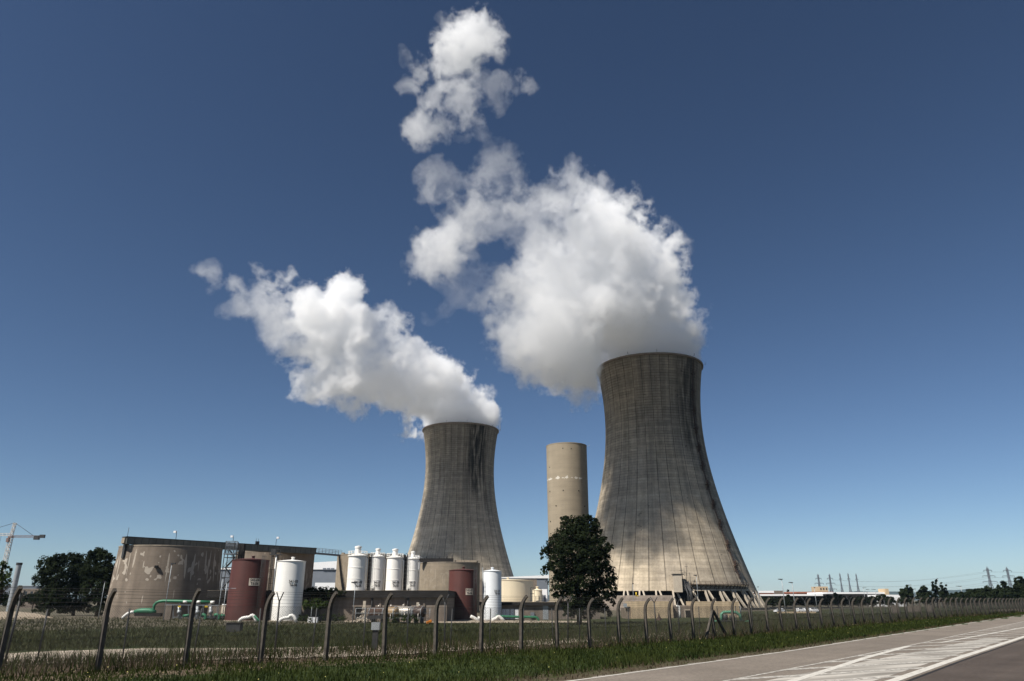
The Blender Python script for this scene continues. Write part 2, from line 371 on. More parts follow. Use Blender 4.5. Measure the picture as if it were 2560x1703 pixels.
blobsL = [pl(440 + a / 2.741, 620 + b / 2.741, r / 2.741, wt, yL(440 + a / 2.741)) for a, b, r, wt in smallp]
for k in range(9):
    a = k * 2 * math.pi / 9; blobsL.append((np.array((TL_X + 15 * math.cos(a), TL_Y + 15 * math.sin(a), TL_Z + 5)), 16.0, 1.0))
top = [(700,170,98,.92),(600,245,85,.9),(800,220,65,.7),(560,330,58,.7),(560,110,40,.4),(400,350,52,.65),(340,470,42,.6),(310,280,38,.4),(500,550,52,.65),(660,450,78,.55),(650,560,78,.55),(700,650,66,.6),(600,650,58,.6),
 (560,720,48,.5),(420,720,62,.65),(410,800,38,.5),(820,520,58,.45),(880,465,44,.5),(980,430,38,.5),(1060,465,40,.5),(1010,440,34,.5),(930,440,38,.5),(270,650,24,.32),(640,780,34,.35),(830,230,30,.5)]
blobsT = [pl(880 + a / 2.357, b / 2.357 + 20, r / 2.357, wt, 262 + rr_.uniform(-6, 6), 1.36) for a, b, r, wt in top]
steam('steam_plume', 'large white steam plume rising from the nearer right-hand cooling tower', 'steam plume', blobsR, .74, .15, 1, 10.5, (TR_X, TR_Y, TR_Z, TR_R), .28, .22)
steam('steam_plume', 'long white steam plume drifting left from the farther, smaller-looking cooling tower', 'steam plume', blobsL, .88, .15, 2, 11.5, (TL_X, TL_Y, TL_Z, TL_R), .24, .2)
steam('steam_cloud', 'wispy torn patch of steam floating alone high above the right-hand plume', 'steam cloud', blobsT, .62, .20, 3, 9.0, None, .35, .75)
# ---------------------------------------------------------------- ground, road, path
def dip(x, y): return .8 * math.exp(-((x - 2) / 38) ** 2) * smooth(100, 160, y) * (1 - smooth(260, 330, y))
_t0 = terrain
def terrain(x, y):
    s, t = st(x, y)
    return _t0(x, y) - dip(x, y) * smooth(30, 60, s)
def node_s(n, l, co):
    """distance across the fence line, from object coordinates"""
    d = n.new('ShaderNodeVectorMath'); d.operation = 'DOT_PRODUCT'; d.inputs[1].default_value = (FN.x, FN.y, 0); l.new(co, d.inputs[0])
    a = n.new('ShaderNodeMath'); a.operation = 'SUBTRACT'; a.inputs[1].default_value = FO.dot(FN); l.new(d.outputs['Value'], a.inputs[0])
    return a.outputs[0]
def ground_material():
    m = bpy.data.materials.new('grassland'); m.use_nodes = True; n, l = m.node_tree.nodes, m.node_tree.links
    p = n['Principled BSDF']; p.inputs['Roughness'].default_value = .95; p.inputs['Specular IOR Level'].default_value = .1
    tc = n.new('ShaderNodeTexCoord'); s = node_s(n, l, tc.outputs['Object'])
    def noise(sc, det=6, dist=0):
        x = n.new('ShaderNodeTexNoise'); x.inputs['Scale'].default_value = sc; x.inputs['Detail'].default_value = det; x.inputs['Distortion'].default_value = dist
        l.new(tc.outputs['Object'], x.inputs[0]); return x.outputs[0]
    def mth(op, a, b):
        x = n.new('ShaderNodeMath'); x.operation = op
        for i, v in enumerate((a, b)):
            if isinstance(v, (int, float)): x.inputs[i].default_value = v
            else: l.new(v, x.inputs[i])
        return x.outputs[0]
    def mix(f, a, b):
        x = n.new('ShaderNodeMix'); x.data_type = 'RGBA'; l.new(f, x.inputs[0])
        for i, v in ((6, a), (7, b)):
            if isinstance(v, tuple): x.inputs[i].default_value = v + (1,)
            else: l.new(v, x.inputs[i])
        return x.outputs[2]
    def rng(v, a, b, c=0., d=1.):
        x = n.new('ShaderNodeMapRange'); x.interpolation_type = 'SMOOTHSTEP'
        for i, q in enumerate((a, b, c, d)): x.inputs[i + 1].default_value = q
        l.new(v, x.inputs[0]); return x.outputs[0]
    n1, n2, n3 = noise(.35, 7, .4), noise(1.7, 6), noise(9, 4)
    green = mix(rng(n2, .3, .7), (.020, .034, .010), (.048, .062, .020))
    dry = mix(rng(n3, .35, .65), (.075, .055, .035), (.20, .155, .11))
    meadow = mix(rng(n1, .35, .68), (.026, .036, .014), (.060, .062, .028))
    sw = mth('ADD', s, mth('MULTIPLY', mth('SUBTRACT', n2, .5), 5.0))
    c = mix(rng(sw, -2.8, -1.2), green, dry)
    c = mix(rng(sw, 12, 26), c, meadow)
    yard = mix(rng(n3, .3, .7), (.10, .088, .065), (.19, .165, .125))
    c = mix(mth('MULTIPLY', rng(sw, 98, 112), rng(n1, .30, .55)), c, yard)
    soil = mix(rng(n3, .3, .7), (.06, .045, .03), (.13, .10, .07))
    c = mix(mth('MULTIPLY', rng(sw, -9.0, -11.4), .85), c, soil)
    l.new(c, p.inputs['Base Color'])
    b = n.new('ShaderNodeBump'); b.inputs['Strength'].default_value = .8; b.inputs['Distance'].default_value = .12; l.new(n3, b.inputs['Height']); l.new(b.outputs[0], p.inputs['Normal'])
    return m
az = [math.radians(a) for a in list(np.arange(-66, 66.1, .75)) + list(range(72, 294, 8))]
rad = [0.5]
while rad[-1] < 13500: rad.append(rad[-1] * 1.055 + .35)
mb = MB(); V = []
for r in rad:
    for a in az:
        x, y = r * math.sin(a), r * math.cos(a); V.append((x, y, terrain(x, y) + (.0 if r < 400 else 0)))
na = len(az)
mb.add(V, [(i * na + k, (i + 1) * na + k, (i + 1) * na + (k + 1) % na, i * na + (k + 1) % na)[::-1] for i in range(len(rad) - 1) for k in range(na)])
mb.sm = [True] * len(mb.f)
mb.v.append((0, 0, 0)); mb.f += [(k, len(mb.v) - 1, (k + 1) % na)[::-1] for k in range(na)]; mb.mi += [0] * na; mb.sm += [True] * na
ground = mb.build('ground', ground_material(), kind='structure'); 
# road: a level sheet, pale worn lane next to the verge and a darker lane in front of the camera
EB = [(-40, -15.3), (12.6, -15.0), (22, -14.8), (35, -14.4), (56, -13.45), (94, -11.9), (220, -9.8), (420, -9.6)]
EC = [(-40, -19.6), (13.8, -16.55), (20.8, -15.8), (25, -15.3), (35, -14.5)]
EG = [(43, -14.96), (72, -14.8), (150, -13.2), (420, -12.5)]
ED = [(-40, -19.3), (15.8, -18.83), (26, -18.36), (51.7, -17.47), (110, -16.0), (420, -15.2)]
def strip(mb, lo, hi, z, t0, t1, dt=1.5):
    n = max(2, int((t1 - t0) / dt)); vs = []
    for k in range(n + 1):
        t = t0 + (t1 - t0) * k / n
        for f in (lo, hi):
            x, y = xy(f(t), t); vs.append((x, y, z))
    return mb.add(vs, [(2 * k, 2 * k + 2, 2 * k + 3, 2 * k + 1) for k in range(n)])
def asphalt(name, c1, c2):
    m = mat(name, c1, .92, .25, .0, .22, .5, 55, color2=c2, detail=9)
    n, l = m.node_tree.nodes, m.node_tree.links; p = n['Principled BSDF']; old = p.inputs['Base Color'].links[0].from_socket
    tc = n.new('ShaderNodeTexCoord'); f = n.new('ShaderNodeTexNoise'); f.inputs['Scale'].default_value = 7; f.inputs['Detail'].default_value = 9; f.inputs['Roughness'].default_value = .8; l.new(tc.outputs['Object'], f.inputs[0])
    r = n.new('ShaderNodeMapRange'); r.inputs[1].default_value = .3; r.inputs[2].default_value = .7; r.inputs[3].default_value = .62; r.inputs[4].default_value = 1.34; l.new(f.outputs[0], r.inputs[0])
    # long tyre-polished bands following the lane
    mp = n.new('ShaderNodeMapping'); mp.inputs['Rotation'].default_value = (0, 0, -math.atan2(FD.y, FD.x)); mp.inputs['Scale'].default_value = (1, 1, 1); l.new(tc.outputs['Object'], mp.inputs[0])
    m2 = n.new('ShaderNodeMapping'); m2.inputs['Scale'].default_value = (.03, 1.1, 1); l.new(mp.outputs[0], m2.inputs[0])
    g = n.new('ShaderNodeTexNoise'); g.inputs['Scale'].default_value = 1.0; g.inputs['Detail'].default_value = 5; l.new(m2.outputs[0], g.inputs[0])
    r2 = n.new('ShaderNodeMapRange'); r2.inputs[1].default_value = .3; r2.inputs[2].default_value = .7; r2.inputs[3].default_value = .82; r2.inputs[4].default_value = 1.1; l.new(g.outputs[0], r2.inputs[0])
    k = n.new('ShaderNodeMath'); k.operation = 'MULTIPLY'; l.new(r.outputs[0], k.inputs[0]); l.new(r2.outputs[0], k.inputs[1])
    mu = n.new('ShaderNodeMix'); mu.data_type = 'RGBA'; mu.blend_type = 'MULTIPLY'; mu.inputs[0].default_value = 1; l.new(old, mu.inputs[6]); l.new(k.outputs[0], mu.inputs[7]); l.new(mu.outputs[2], p.inputs['Base Color'])
    return m
M['asphalt'] = asphalt('pale_asphalt', (.165, .138, .112), (.245, .208, .170))
M['asphalt_dark'] = asphalt('dark_asphalt', (.072, .056, .046), (.112, .089, .074))
rA = random.Random(5)
mb = MB(); wob = {}
def edge(t):
    k = int(t / .75); 
    if k not in wob: wob[k] = rA.uniform(-.09, .09)
    return lerp_tab(EA, t) + .30 + wob[k]
strip(mb, lambda t: lerp_tab(ED, t) - .28, edge, .004, -38, 400, .75); road = mb.build('road', M['asphalt'], kind='structure')
mb = MB(); strip(mb, lambda t: lerp_tab(ED, t) - 17, lambda t: lerp_tab(ED, t) - .30, .004, -38, 400); mb.build('road', M['asphalt_dark'], kind='structure')
mb = MB(); strip(mb, lambda t: lerp_tab(ED, t) - .42, lambda t: lerp_tab(ED, t) - .33, .009, -38, 300); mb.build('road_seam', M['asphalt_dark'] and mat('tar_seam', (.018, .016, .015), .7, .3, .3, 3), kind='structure')
def paint(name, wear):
    m = mat(name, (.56, .53, .47), .7, .3, .05, 1); n, l = m.node_tree.nodes, m.node_tree.links; p = n['Principled BSDF']; old = p.inputs['Base Color'].links[0].from_socket
    tc = n.new('ShaderNodeTexCoord'); f = n.new('ShaderNodeTexNoise'); f.inputs['Scale'].default_value = 5.0; f.inputs['Detail'].default_value = 8; f.inputs['Roughness'].default_value = .72; l.new(tc.outputs['Object'], f.inputs[0])
    r = n.new('ShaderNodeMapRange'); r.inputs[1].default_value = wear - .09; r.inputs[2].default_value = wear + .09; l.new(f.outputs[0], r.inputs[0])
    mu = n.new('ShaderNodeMix'); mu.data_type = 'RGBA'; mu.inputs[6].default_value = (.20, .18, .155, 1); l.new(old, mu.inputs[7]); l.new(r.outputs[0], mu.inputs[0]); l.new(mu.outputs[2], p.inputs['Base Color'])
    return m
P1, P2 = paint('road_paint', .40), paint('worn_road_paint', .50)
mb = MB(); strip(mb, lambda t: lerp_tab(EA, t) - .065, lambda t: lerp_tab(EA, t) + .065, .010, -38, 380)
mb.build('road_marking', P1, kind='structure')
mb = MB(); strip(mb, lambda t: lerp_tab(EB, t) - .07, lambda t: lerp_tab(EB, t) + .07, .0105, -38, 380); mb.build('road_marking', P2, kind='structure')
mb = MB(); strip(mb, lambda t: lerp_tab(EC, t) - .15, lambda t: lerp_tab(EC, t) + .15, .013, -5, 35); strip(mb, lambda t: lerp_tab(EG, t) - .10, lambda t: lerp_tab(EG, t) + .10, .013, 40, 200); mb.build('road_marking', P1, kind='structure')
mb = MB(); strip(mb, lambda t: lerp_tab(ED, t) - .16, lambda t: lerp_tab(ED, t) + .16, .012, -38, 380); mb.build('road_marking', P1, kind='structure')
mb = MB()
tt = -4.0
while tt < 190:                                            # slanting hatch bars inside the painted island
    s0 = lerp_tab(EB, tt) - .08; t1 = tt
    w_ = .42 + .02 * rA.random()
    sa, ta = s0, tt
    # run towards the far right until the thick line
    sb, tb = sa, ta
    while sb > lerp_tab(ED, tb) + .2 and tb < ta + 30: sb -= .05; tb += .05 * 2.45
    L_ = math.hypot(sb - sa, tb - ta)
    q = []
    for (s_, t_) in ((sa, ta), (sb, tb)):
        for d in (-w_, w_): q.append(xy(s_, t_ + d * 1.15))
    mb.add([(a, b, .0115) for a, b in q], [(0, 2, 3, 1)]); tt += 4.3
mb.build('road_marking', P2, kind='structure')
# old paint and chalky gravel smeared over the island
def smear():
    m = paint('smeared_paint', .50); n = m.node_tree.nodes; l = m.node_tree.links; p = n['Principled BSDF']
    tc = n.new('ShaderNodeTexCoord'); mp = n.new('ShaderNodeMapping'); mp.inputs['Rotation'].default_value = (0, 0, -math.atan2(FD.y, FD.x) + math.atan(1 / 2.45)); l.new(tc.outputs['Object'], mp.inputs[0])
    m2 = n.new('ShaderNodeMapping'); m2.inputs['Scale'].default_value = (.16, 1.5, 1); l.new(mp.outputs[0], m2.inputs[0])
    g = n.new('ShaderNodeTexNoise'); g.inputs['Scale'].default_value = 1.0; g.inputs['Detail'].default_value = 7; l.new(m2.outputs[0], g.inputs[0])
    r = n.new('ShaderNodeMapRange'); r.inputs[1].default_value = .42; r.inputs[2].default_value = .60; l.new(g.outputs[0], r.inputs[0])
    mx = n.new('ShaderNodeMix'); mx.data_type = 'RGBA'; mx.inputs[6].default_value = (.21, .19, .16, 1); mx.inputs[7].default_value = (.47, .435, .38, 1); l.new(r.outputs[0], mx.inputs[0])
    l.new(mx.outputs[2], p.inputs['Base Color']); return m
mb = MB(); strip(mb, lambda t: lerp_tab(ED, t) + .45, lambda t: max(lerp_tab(ED, t) + .5, min(lerp_tab(EB, t) - .5, -15.9 + .0 * t)), .007, -6, 48); mb.build('road_marking', smear(), kind='structure')
# pale gravel track just inside the fences
far_e = [(-60, 1640), (100, 1630), (345, 1622), (650, 1621), (960, 1617), (1320, 1602), (1440, 1596), (1676, 1582), (1807, 1575), (1950, 1566), (2150, 1553)]
near_e = [(-60, 1668), (100, 1662), (345, 1654), (650, 1649), (960, 1641), (1320, 1617), (1440, 1609), (1676, 1591), (1807, 1583), (1950, 1572), (2150, 1557)]
rP = random.Random(2); vs = []; N_ = 160
for k in range(N_ + 1):
    px = -60 + 2210 * k / N_
    for tab, j in ((near_e, 4), (far_e, 1.5)):
        g = ground_at(px, lerp_tab(tab, px) + rP.uniform(-j, j) * .4); vs.append((g.x, g.y, g.z + .035))
# refine across so it follows the bank
V2 = []; MID = 6
for k in range(N_ + 1):
    a, b = Vector(vs[2 * k]), Vector(vs[2 * k + 1])
    for j in range(MID + 1):
        q = a.lerp(b, j / MID); V2.append((q.x, q.y, terrain(q.x, q.y) + .035))
mb = MB(); c = MID + 1
mb.add(V2, [(k * c + j, (k + 1) * c + j, (k + 1) * c + j + 1, k * c + j + 1) for k in range(N_) for j in range(MID)])
mb.build('path', mat('chalk_gravel', (.40, .34, .27), .95, .1, .3, .5, .5, 14, detail=9), kind='structure')
mb = MB(); q = [ground_at(*p) for p in ((-60, 1531), (40, 1529), (90, 1534), (135, 1545), (60, 1549), (-60, 1551))]
mb.add([(v.x, v.y, v.z + .04) for v in q], [tuple(range(6))[::-1]]); mb.build('gravel_yard', mat('sand', (.34, .28, .21), .95, .1, .2, .4, .3, 8), kind='structure')
# light concrete apron at the foot of the tanks and sheds
mb = MB(); pts = [(860, 1551), (1000, 1549), (1100, 1551), (1290, 1553), (1470, 1553), (1470, 1557), (1250, 1558), (1100, 1558), (960, 1557), (860, 1556)]
q = [ground_at(*p) for p in pts]; mb.add([(v.x, v.y, v.z + .05) for v in q], [tuple(range(len(q)))]); mb.build('apron', mat('apron_concrete', (.36, .30, .23), .9, .2, .25, .5, .2, 5), kind='structure')
# hills far away
mb = MB(); rH = random.Random(9); nH = 120; vs = []
HT = [(-800, 20), (0, 30), (500, 60), (1300, 50), (1900, 70), (2200, 95), (2330, 110), (2430, 118), (2500, 132), (2700, 150), (3300, 170)]
for k in range(nH + 1):
    px = -900 + 4300 * k / nH; h_ = lerp_tab(HT, px) + 9 * math.sin(k * .9) + 7 * math.sin(k * 2.3 + 1)
    for yy, f in ((7600, -.1), (8600, .75), (9300, 1.0), (10500, .55), (12000, -.1)):
        x = (px - 1280) / 1904 * yy; vs.append((x, yy, -3 + h_ * f))
mb.smooth = True; mb.add(vs, [(k * 5 + j, (k + 1) * 5 + j, (k + 1) * 5 + j + 1, k * 5 + j + 1) for k in range(nH) for j in range(4)])
mb.build('hills', mat('wooded_hills', (.045, .055, .04), .95, .1, .3, .004), kind='structure')
# ---------------------------------------------------------------- outer chain-link fence with cranked concrete posts
FPX = [-12, 242, 461, 650, 813, 959, 1088, 1202, 1303, 1393, 1475, 1549, 1618, 1679, 1735, 1787, 1837, 1880, 1921, 1957, 1993, 2027, 2057, 2087, 2113, 2140, 2163, 2186, 2208]
SF = [(-6, 1.0), (0, .8), (6, .4), (13, -.9), (20, -1.7), (30, -2.0), (50, -2.3), (90, -2.8), (150, -3.6), (300, -3.8)]
def fence_xy(t): return xy(lerp_tab(SF, t), t)
def t_for_px(px):
    lo, hi = -12.0, 400.0; r = ray(px, 1600); k = (px - 1280) / F
    for _ in range(60):
        m_ = (lo + hi) / 2; x, y = fence_xy(m_)
        u = y * CP + (verge_z(m_) - HC) * SP
        if x / u < k: lo = m_
        else: hi = m_
    return (lo + hi) / 2
TP = [t_for_px(p) for p in FPX]
while TP[-1] < 330: TP.append(TP[-1] + 2.95)
TP = [TP[0] - 3.0] + TP
fence = empty('chain_link_fence', (*fence_xy(TP[0]), 0), 'outer chain-link fence on cranked concrete posts topped with barbed wire along the road verge', 'fence')
fo = Vector(fence.location)
def post_mesh():
    mb = MB(); h0, w, d = 2.02, .13, .165; out = Vector((-FN.x, -FN.y, 0))
    prof = [(0, -.15), (0, 1.0), (0, 1.75), (.015, 1.95), (.06, 2.13), (.14, 2.29), (.25, 2.42), (.36, 2.52)]
    side = Vector((FD.x, FD.y, 0)); vs = []; n = len(prof)
    for i, (o_, z) in enumerate(prof):
        a = prof[max(0, i - 1)]; b = prof[min(n - 1, i + 1)]; tx, tz = b[0] - a[0], b[1] - a[1]; L = math.hypot(tx, tz); nx, nz = tz / L, -tx / L
        sc = 1 - .22 * i / (n - 1)
        for du, dv in ((-1, -1), (1, -1), (1, 1), (-1, 1)):
            p = out * (o_ + nx * dv * d / 2 * sc) + Vector((0, 0, z + nz * dv * d / 2 * sc)) + side * du * w / 2 * sc; vs.append(p)
    fs = [(i * 4 + k, i * 4 + (k + 1) % 4, (i + 1) * 4 + (k + 1) % 4, (i + 1) * 4 + k) for i in range(n - 1) for k in range(4)] + [(3, 2, 1, 0), tuple((n - 1) * 4 + k for k in range(4))]
    return mb.add(vs, fs)
first = None; rF = random.Random(4)
POSTS = []
for t in TP:
    x, y = fence_xy(t)
    if first is None:
        o = first = post_mesh().build('post', M['post'], fence)
    else:
        o = first.copy(); COL.objects.link(o); o.parent = fence
    zz = terrain(x, y); o.location = Vector((x, y, zz)) - fo; o.rotation_euler = (rF.uniform(-.018, .018), rF.uniform(-.018, .018), rF.uniform(-.06, .06)); POSTS.append((x, y, zz))
    sc_ = rF.uniform(.985, 1.015); o.scale = (1, 1, sc_)
# raking struts on one post
bi = FPX.index(1787) + 1; bx, by, bz = POSTS[bi]
for sg in (-1, 1):
    mb = MB(); d = Vector((FD.x, FD.y, 0)); top = Vector((bx, by, bz + 1.72)) + d * sg * .06 + Vector((.03, -.03, 0)); foot = Vector((bx, by, bz - .1)) + d * sg * 1.75 + Vector((-FN.x, -FN.y, 0)) * (.22 if sg < 0 else .1)
    foot.z = terrain(foot.x, foot.y) - .08
    mb.bar(top - fo, foot - fo, .13, .15); mb.build('strut', M['post'], fence)
M['wire'] = mat('wire_mesh', (.060, .057, .05), .75, .2, .2, 4)
def netting(P, h0, h1, pitch, wr, name, parent, off, tmax_full):
    """diamond netting: two families of thin straight wires between the posts, clipped to the panel"""
    mb = MB(); po = Vector(parent.location); vs = []; fs = []
    for (a, b) in zip(P[:-1], P[1:]):
        A, B = Vector(a), Vector(b); L = (B - A).xy.length; e = (B - A) / L; dist = ((A + B) / 2).length
        pt = pitch if dist < 60 else pitch * (1.6 if dist < 110 else 3.0); r = wr if dist < 60 else wr * (1.5 if dist < 110 else 2.6)
        H = h1 - h0; n = int(L / pt); nrm = e.cross(Vector((0, 0, 1))).normalized() * r
        for fam in (1, -1):
            for k in range(-int(H / pt) - 1, n + int(H / pt) + 2):
                u0 = k * pt; u1 = u0 + fam * H; ta, tb = 0., 1.
                # clip to 0..L
                if u0 < 0 and u1 < 0 or u0 > L and u1 > L: continue
                def cl(u): return (u - u0) / (u1 - u0)
                lo_, hi_ = sorted((cl(0), cl(L))); ta, tb = max(0, lo_), min(1, hi_)
                if tb - ta < .01: continue
                p0 = A + e * (u0 + (u1 - u0) * ta) + Vector((0, 0, h0 + H * ta)); p1 = A + e * (u0 + (u1 - u0) * tb) + Vector((0, 0, h0 + H * tb))
                d = (p1 - p0).normalized(); sd = d.cross(nrm).normalized() * r; p0 = p0 + off - po; p1 = p1 + off - po
                o_ = len(vs); vs += [p0 + nrm, p0 - nrm * .5 + sd * .87, p0 - nrm * .5 - sd * .87, p1 + nrm, p1 - nrm * .5 + sd * .87, p1 - nrm * .5 - sd * .87]
                fs += [(o_, o_ + 1, o_ + 4, o_ + 3), (o_ + 1, o_ + 2, o_ + 5, o_ + 4), (o_ + 2, o_, o_ + 3, o_ + 5)]
    mb.add(vs, fs); return mb.build(name, M['wire'], parent)
OFF = Vector((FN.x, FN.y, 0)) * .11
netting(POSTS, .04, 2.0, .075, .0029, 'netting', fence, OFF, 60)
def strand(P, parent, lift, out, r, name='barbed_wire', sag=.015):
    mb = MB(); po = Vector(parent.location); pts = []
    for a, b in zip(P[:-1], P[1:]):
        A, B = Vector(a), Vector(b)
        for u in (0, .5): pts.append(A.lerp(B, u) + Vector((-FN.x, -FN.y, 0)) * out + Vector((0, 0, lift - (sag if u else 0))) - po)
    pts.append(Vector(P[-1]) + Vector((-FN.x, -FN.y, 0)) * out + Vector((0, 0, lift)) - po)
    rr = [r * max(1, (p + po).length / 55) for p in pts]
    mb.tube(pts, rr, 4); return mb.build(name, M['wire'], parent)
for lift, out in ((2.0, -.11), (1.02, -.11), (.1, -.11)): strand(POSTS, fence, lift, out, .004, 'tension_wire')
for lift, out in ((2.12, -.06), (2.25, .02), (2.36, .10), (2.46, .20), (2.53, .31)): strand(POSTS, fence, lift, out, .004)
# ---------------------------------------------------------------- inner fence: thin steel posts, some ending in a Y
S2 = [(0, 6.4), (13, 4.4), (30, 3.6), (300, 3.2)]
def in_xy(t): return xy(lerp_tab(SF, t) + lerp_tab(S2, t), t)
inner = empty('inner_fence', (*in_xy(-8), 0), 'second thin steel fence standing behind the concrete-post fence', 'fence'); io = Vector(inner.location)
IP = []
def t_in(px):
    lo, hi = -14.0, 300.0; k_ = (px - 1280) / F
    for _ in range(60):
        m_ = (lo + hi) / 2; x, y = in_xy(m_); u = y * CP + (terrain(x, y) + .6 - HC) * SP
        if x / u < k_: lo = m_
        else: hi = m_
    return (lo + hi) / 2
NODES = [(t_in(p), p in (20, 690, 1112, 1419, 1641)) for p in (-90, 20, 100, 312, 488, 646, 690, 783, 909, 1018, 1112, 1126, 1224, 1306, 1383, 1419, 1448, 1516, 1573, 1641)]
while NODES[-1][0] < 210: NODES.append((NODES[-1][0] + 3.0, len(NODES) % 4 == 0))
mbp = MB(); mbp.smooth = True; mbp.tube([(0, 0, -.2), (0, 0, 1.95)], .032, 6)
mby = MB(); mby.tube([(0, 0, -.2), (0, 0, 2.25)], .042, 6)
for sg in (-1, 1): mby.tube([(0, 0, 2.22), (FN.x * sg * .28, FN.y * sg * .28, 2.62)], .028, 6)
pp = yp = None
for t, forked in NODES:
    x, y = in_xy(t); z = terrain(x, y); IP.append((x, y, z))
    if forked:
        if yp is None: o = yp = mby.build('forked_post', M['dark_steel'], inner)
        else: o = yp.copy(); COL.objects.link(o); o.parent = inner
    else:
        if pp is None: o = pp = mbp.build('post', M['dark_steel'], inner)
        else: o = pp.copy(); COL.objects.link(o); o.parent = inner
    o.location = Vector((x, y, z)) - io; o.rotation_euler = (rF.uniform(-.04, .04), rF.uniform(-.04, .04), 0)
netting(IP, .05, 1.85, .12, .0020, 'netting', inner, Vector((0, 0, 0)), 60)
# ---------------------------------------------------------------- cooling towers and chimney
def shell_material(name, soot_angle, soot_amt, base=(.46, .39, .295), ribs=36, soot_lo=.55, rustline=None):
    """board-marked concrete: lift joints, vertical joints, weather streaks and soot, all in object space"""
    m = bpy.data.materials.new(name); m.use_nodes = True; n, l = m.node_tree.nodes, m.node_tree.links
    p = n['Principled BSDF']; p.inputs['Roughness'].default_value = .92; p.inputs['Specular IOR Level'].default_value = .15
    tc = n.new('ShaderNodeTexCoord'); sp = n.new('ShaderNodeSeparateXYZ'); l.new(tc.outputs['Object'], sp.inputs[0])
    def mth(op, a, b=0., c=0.):
        x = n.new('ShaderNodeMath'); x.operation = op
        for i, v in enumerate((a, b, c)):
            if isinstance(v, (int, float)): x.inputs[i].default_value = v
            else: l.new(v, x.inputs[i])
        return x.outputs[0]
    def rng(v, a, b, c=0., d=1.):
        x = n.new('ShaderNodeMapRange'); x.interpolation_type = 'SMOOTHSTEP'
        for i, q in enumerate((a, b, c, d)): x.inputs[i + 1].default_value = q
        l.new(v, x.inputs[0]); return x.outputs[0]
    ang = mth('ARCTAN2', sp.outputs[0], mth('MULTIPLY', sp.outputs[1], -1.0))        # 0 faces -Y
    z = sp.outputs[2]
    cyl = n.new('ShaderNodeCombineXYZ'); l.new(mth('MULTIPLY', ang, 28.0), cyl.inputs[0]); l.new(mth('MULTIPLY', z, 1.0), cyl.inputs[1])
    def noise(sc, sx=1., sz=1., det=6, off=0.):
        mp = n.new('ShaderNodeMapping'); mp.inputs['Scale'].default_value = (sx, sz, 1); mp.inputs['Location'].default_value = (off, off, off); l.new(cyl.outputs[0], mp.inputs[0])
        x = n.new('ShaderNodeTexNoise'); x.inputs['Scale'].default_value = sc; x.inputs['Detail'].default_value = det; x.inputs['Roughness'].default_value = .62; l.new(mp.outputs[0], x.inputs[0]); return x.outputs[0]
    big, mid, streak, fine = noise(.045, 1, .55), noise(.35), noise(.42, 1, .05, 5, 7), noise(1.8, 1, .7, 5, 3)
    col = n.new('ShaderNodeMix'); col.data_type = 'RGBA'; l.new(rng(big, .35, .65), col.inputs[0])
    col.inputs[6].default_value = (base[0] * .80, base[1] * .80, base[2] * .82, 1); col.inputs[7].default_value = (base[0] * 1.08, base[1] * 1.06, base[2] * 1.02, 1)
    v = mth('MULTIPLY', rng(mid, .3, .7, .86, 1.08), rng(streak, .36, .66, 1.05, .78)); v = mth('MULTIPLY', v, rng(fine, .3, .7, .90, 1.08))
    # each pour of concrete came out a slightly different grey
    lift = mth('FLOOR', mth('DIVIDE', z, 1.36)); bay = mth('FLOOR', mth('MULTIPLY', ang, ribs / (2 * math.pi)))
    wn_ = n.new('ShaderNodeTexWhiteNoise'); wn_.noise_dimensions = '2D'; cb = n.new('ShaderNodeCombineXYZ'); l.new(lift, cb.inputs[0]); l.new(bay, cb.inputs[1]); l.new(cb.outputs[0], wn_.inputs['Vector'])
    v = mth('MULTIPLY', v, rng(wn_.outputs['Value'], 0, 1, .90, 1.05))
    wl_ = n.new('ShaderNodeTexWhiteNoise'); wl_.noise_dimensions = '1D'; l.new(lift, wl_.inputs['W']); v = mth('MULTIPLY', v, rng(wl_.outputs['Value'], 0, 1, .90, 1.05))
    fr = mth('FRACT', mth('DIVIDE', z, 1.36)); hl = mth('LESS_THAN', mth('MINIMUM', fr, mth('SUBTRACT', 1.0, fr)), .085)
    fa = mth('FRACT', mth('MULTIPLY', ang, ribs / (2 * math.pi))); vl = mth('LESS_THAN', mth('MINIMUM', fa, mth('SUBTRACT', 1.0, fa)), .035)
    fb = mth('FRACT', mth('MULTIPLY', ang, 5 * ribs / (2 * math.pi))); vb = mth('LESS_THAN', mth('MINIMUM', fb, mth('SUBTRACT', 1.0, fb)), .08)
    upper = rng(z, 40, 85)
    jm = rng(noise(.12, 1, 1, 3, 11), .3, .62)
    v = mth('MULTIPLY', v, mth('SUBTRACT', 1.0, mth('MULTIPLY', hl, mth('MULTIPLY', jm, mth('ADD', .15, mth('MULTIPLY', upper, .38))))))
    v = mth('MULTIPLY', v, mth('SUBTRACT', 1.0, mth('MULTIPLY', vl, mth('ADD', .32, mth('MULTIPLY', jm, .30)))))
    v = mth('MULTIPLY', v, mth('SUBTRACT', 1.0, mth('MULTIPLY', vb, .07)))
    # the top third is darker, soot trails down one side
    v = mth('MULTIPLY', v, rng(mth('ADD', z, mth('MULTIPLY', streak, 45.0)), 70, 135, 1.0, .62))
    sa = mth('ABSOLUTE', mth('SUBTRACT', ang, soot_angle))
    sm = mth('MULTIPLY', rng(mth('SUBTRACT', sa, mth('MULTIPLY', mth('SUBTRACT', mid, .5), .3)), .10, .48, 1., 0.), rng(mth('ADD', z, mth('MULTIPLY', mth('SUBTRACT', streak, .5), 60.0)), 62, 92))
    sm = mth('MULTIPLY', sm, rng(noise(.6, 1, .10, 6, 21), .36, .54))
    v = mth('MULTIPLY', v, mth('SUBTRACT', 1.0, mth('MULTIPLY', sm, soot_amt)))
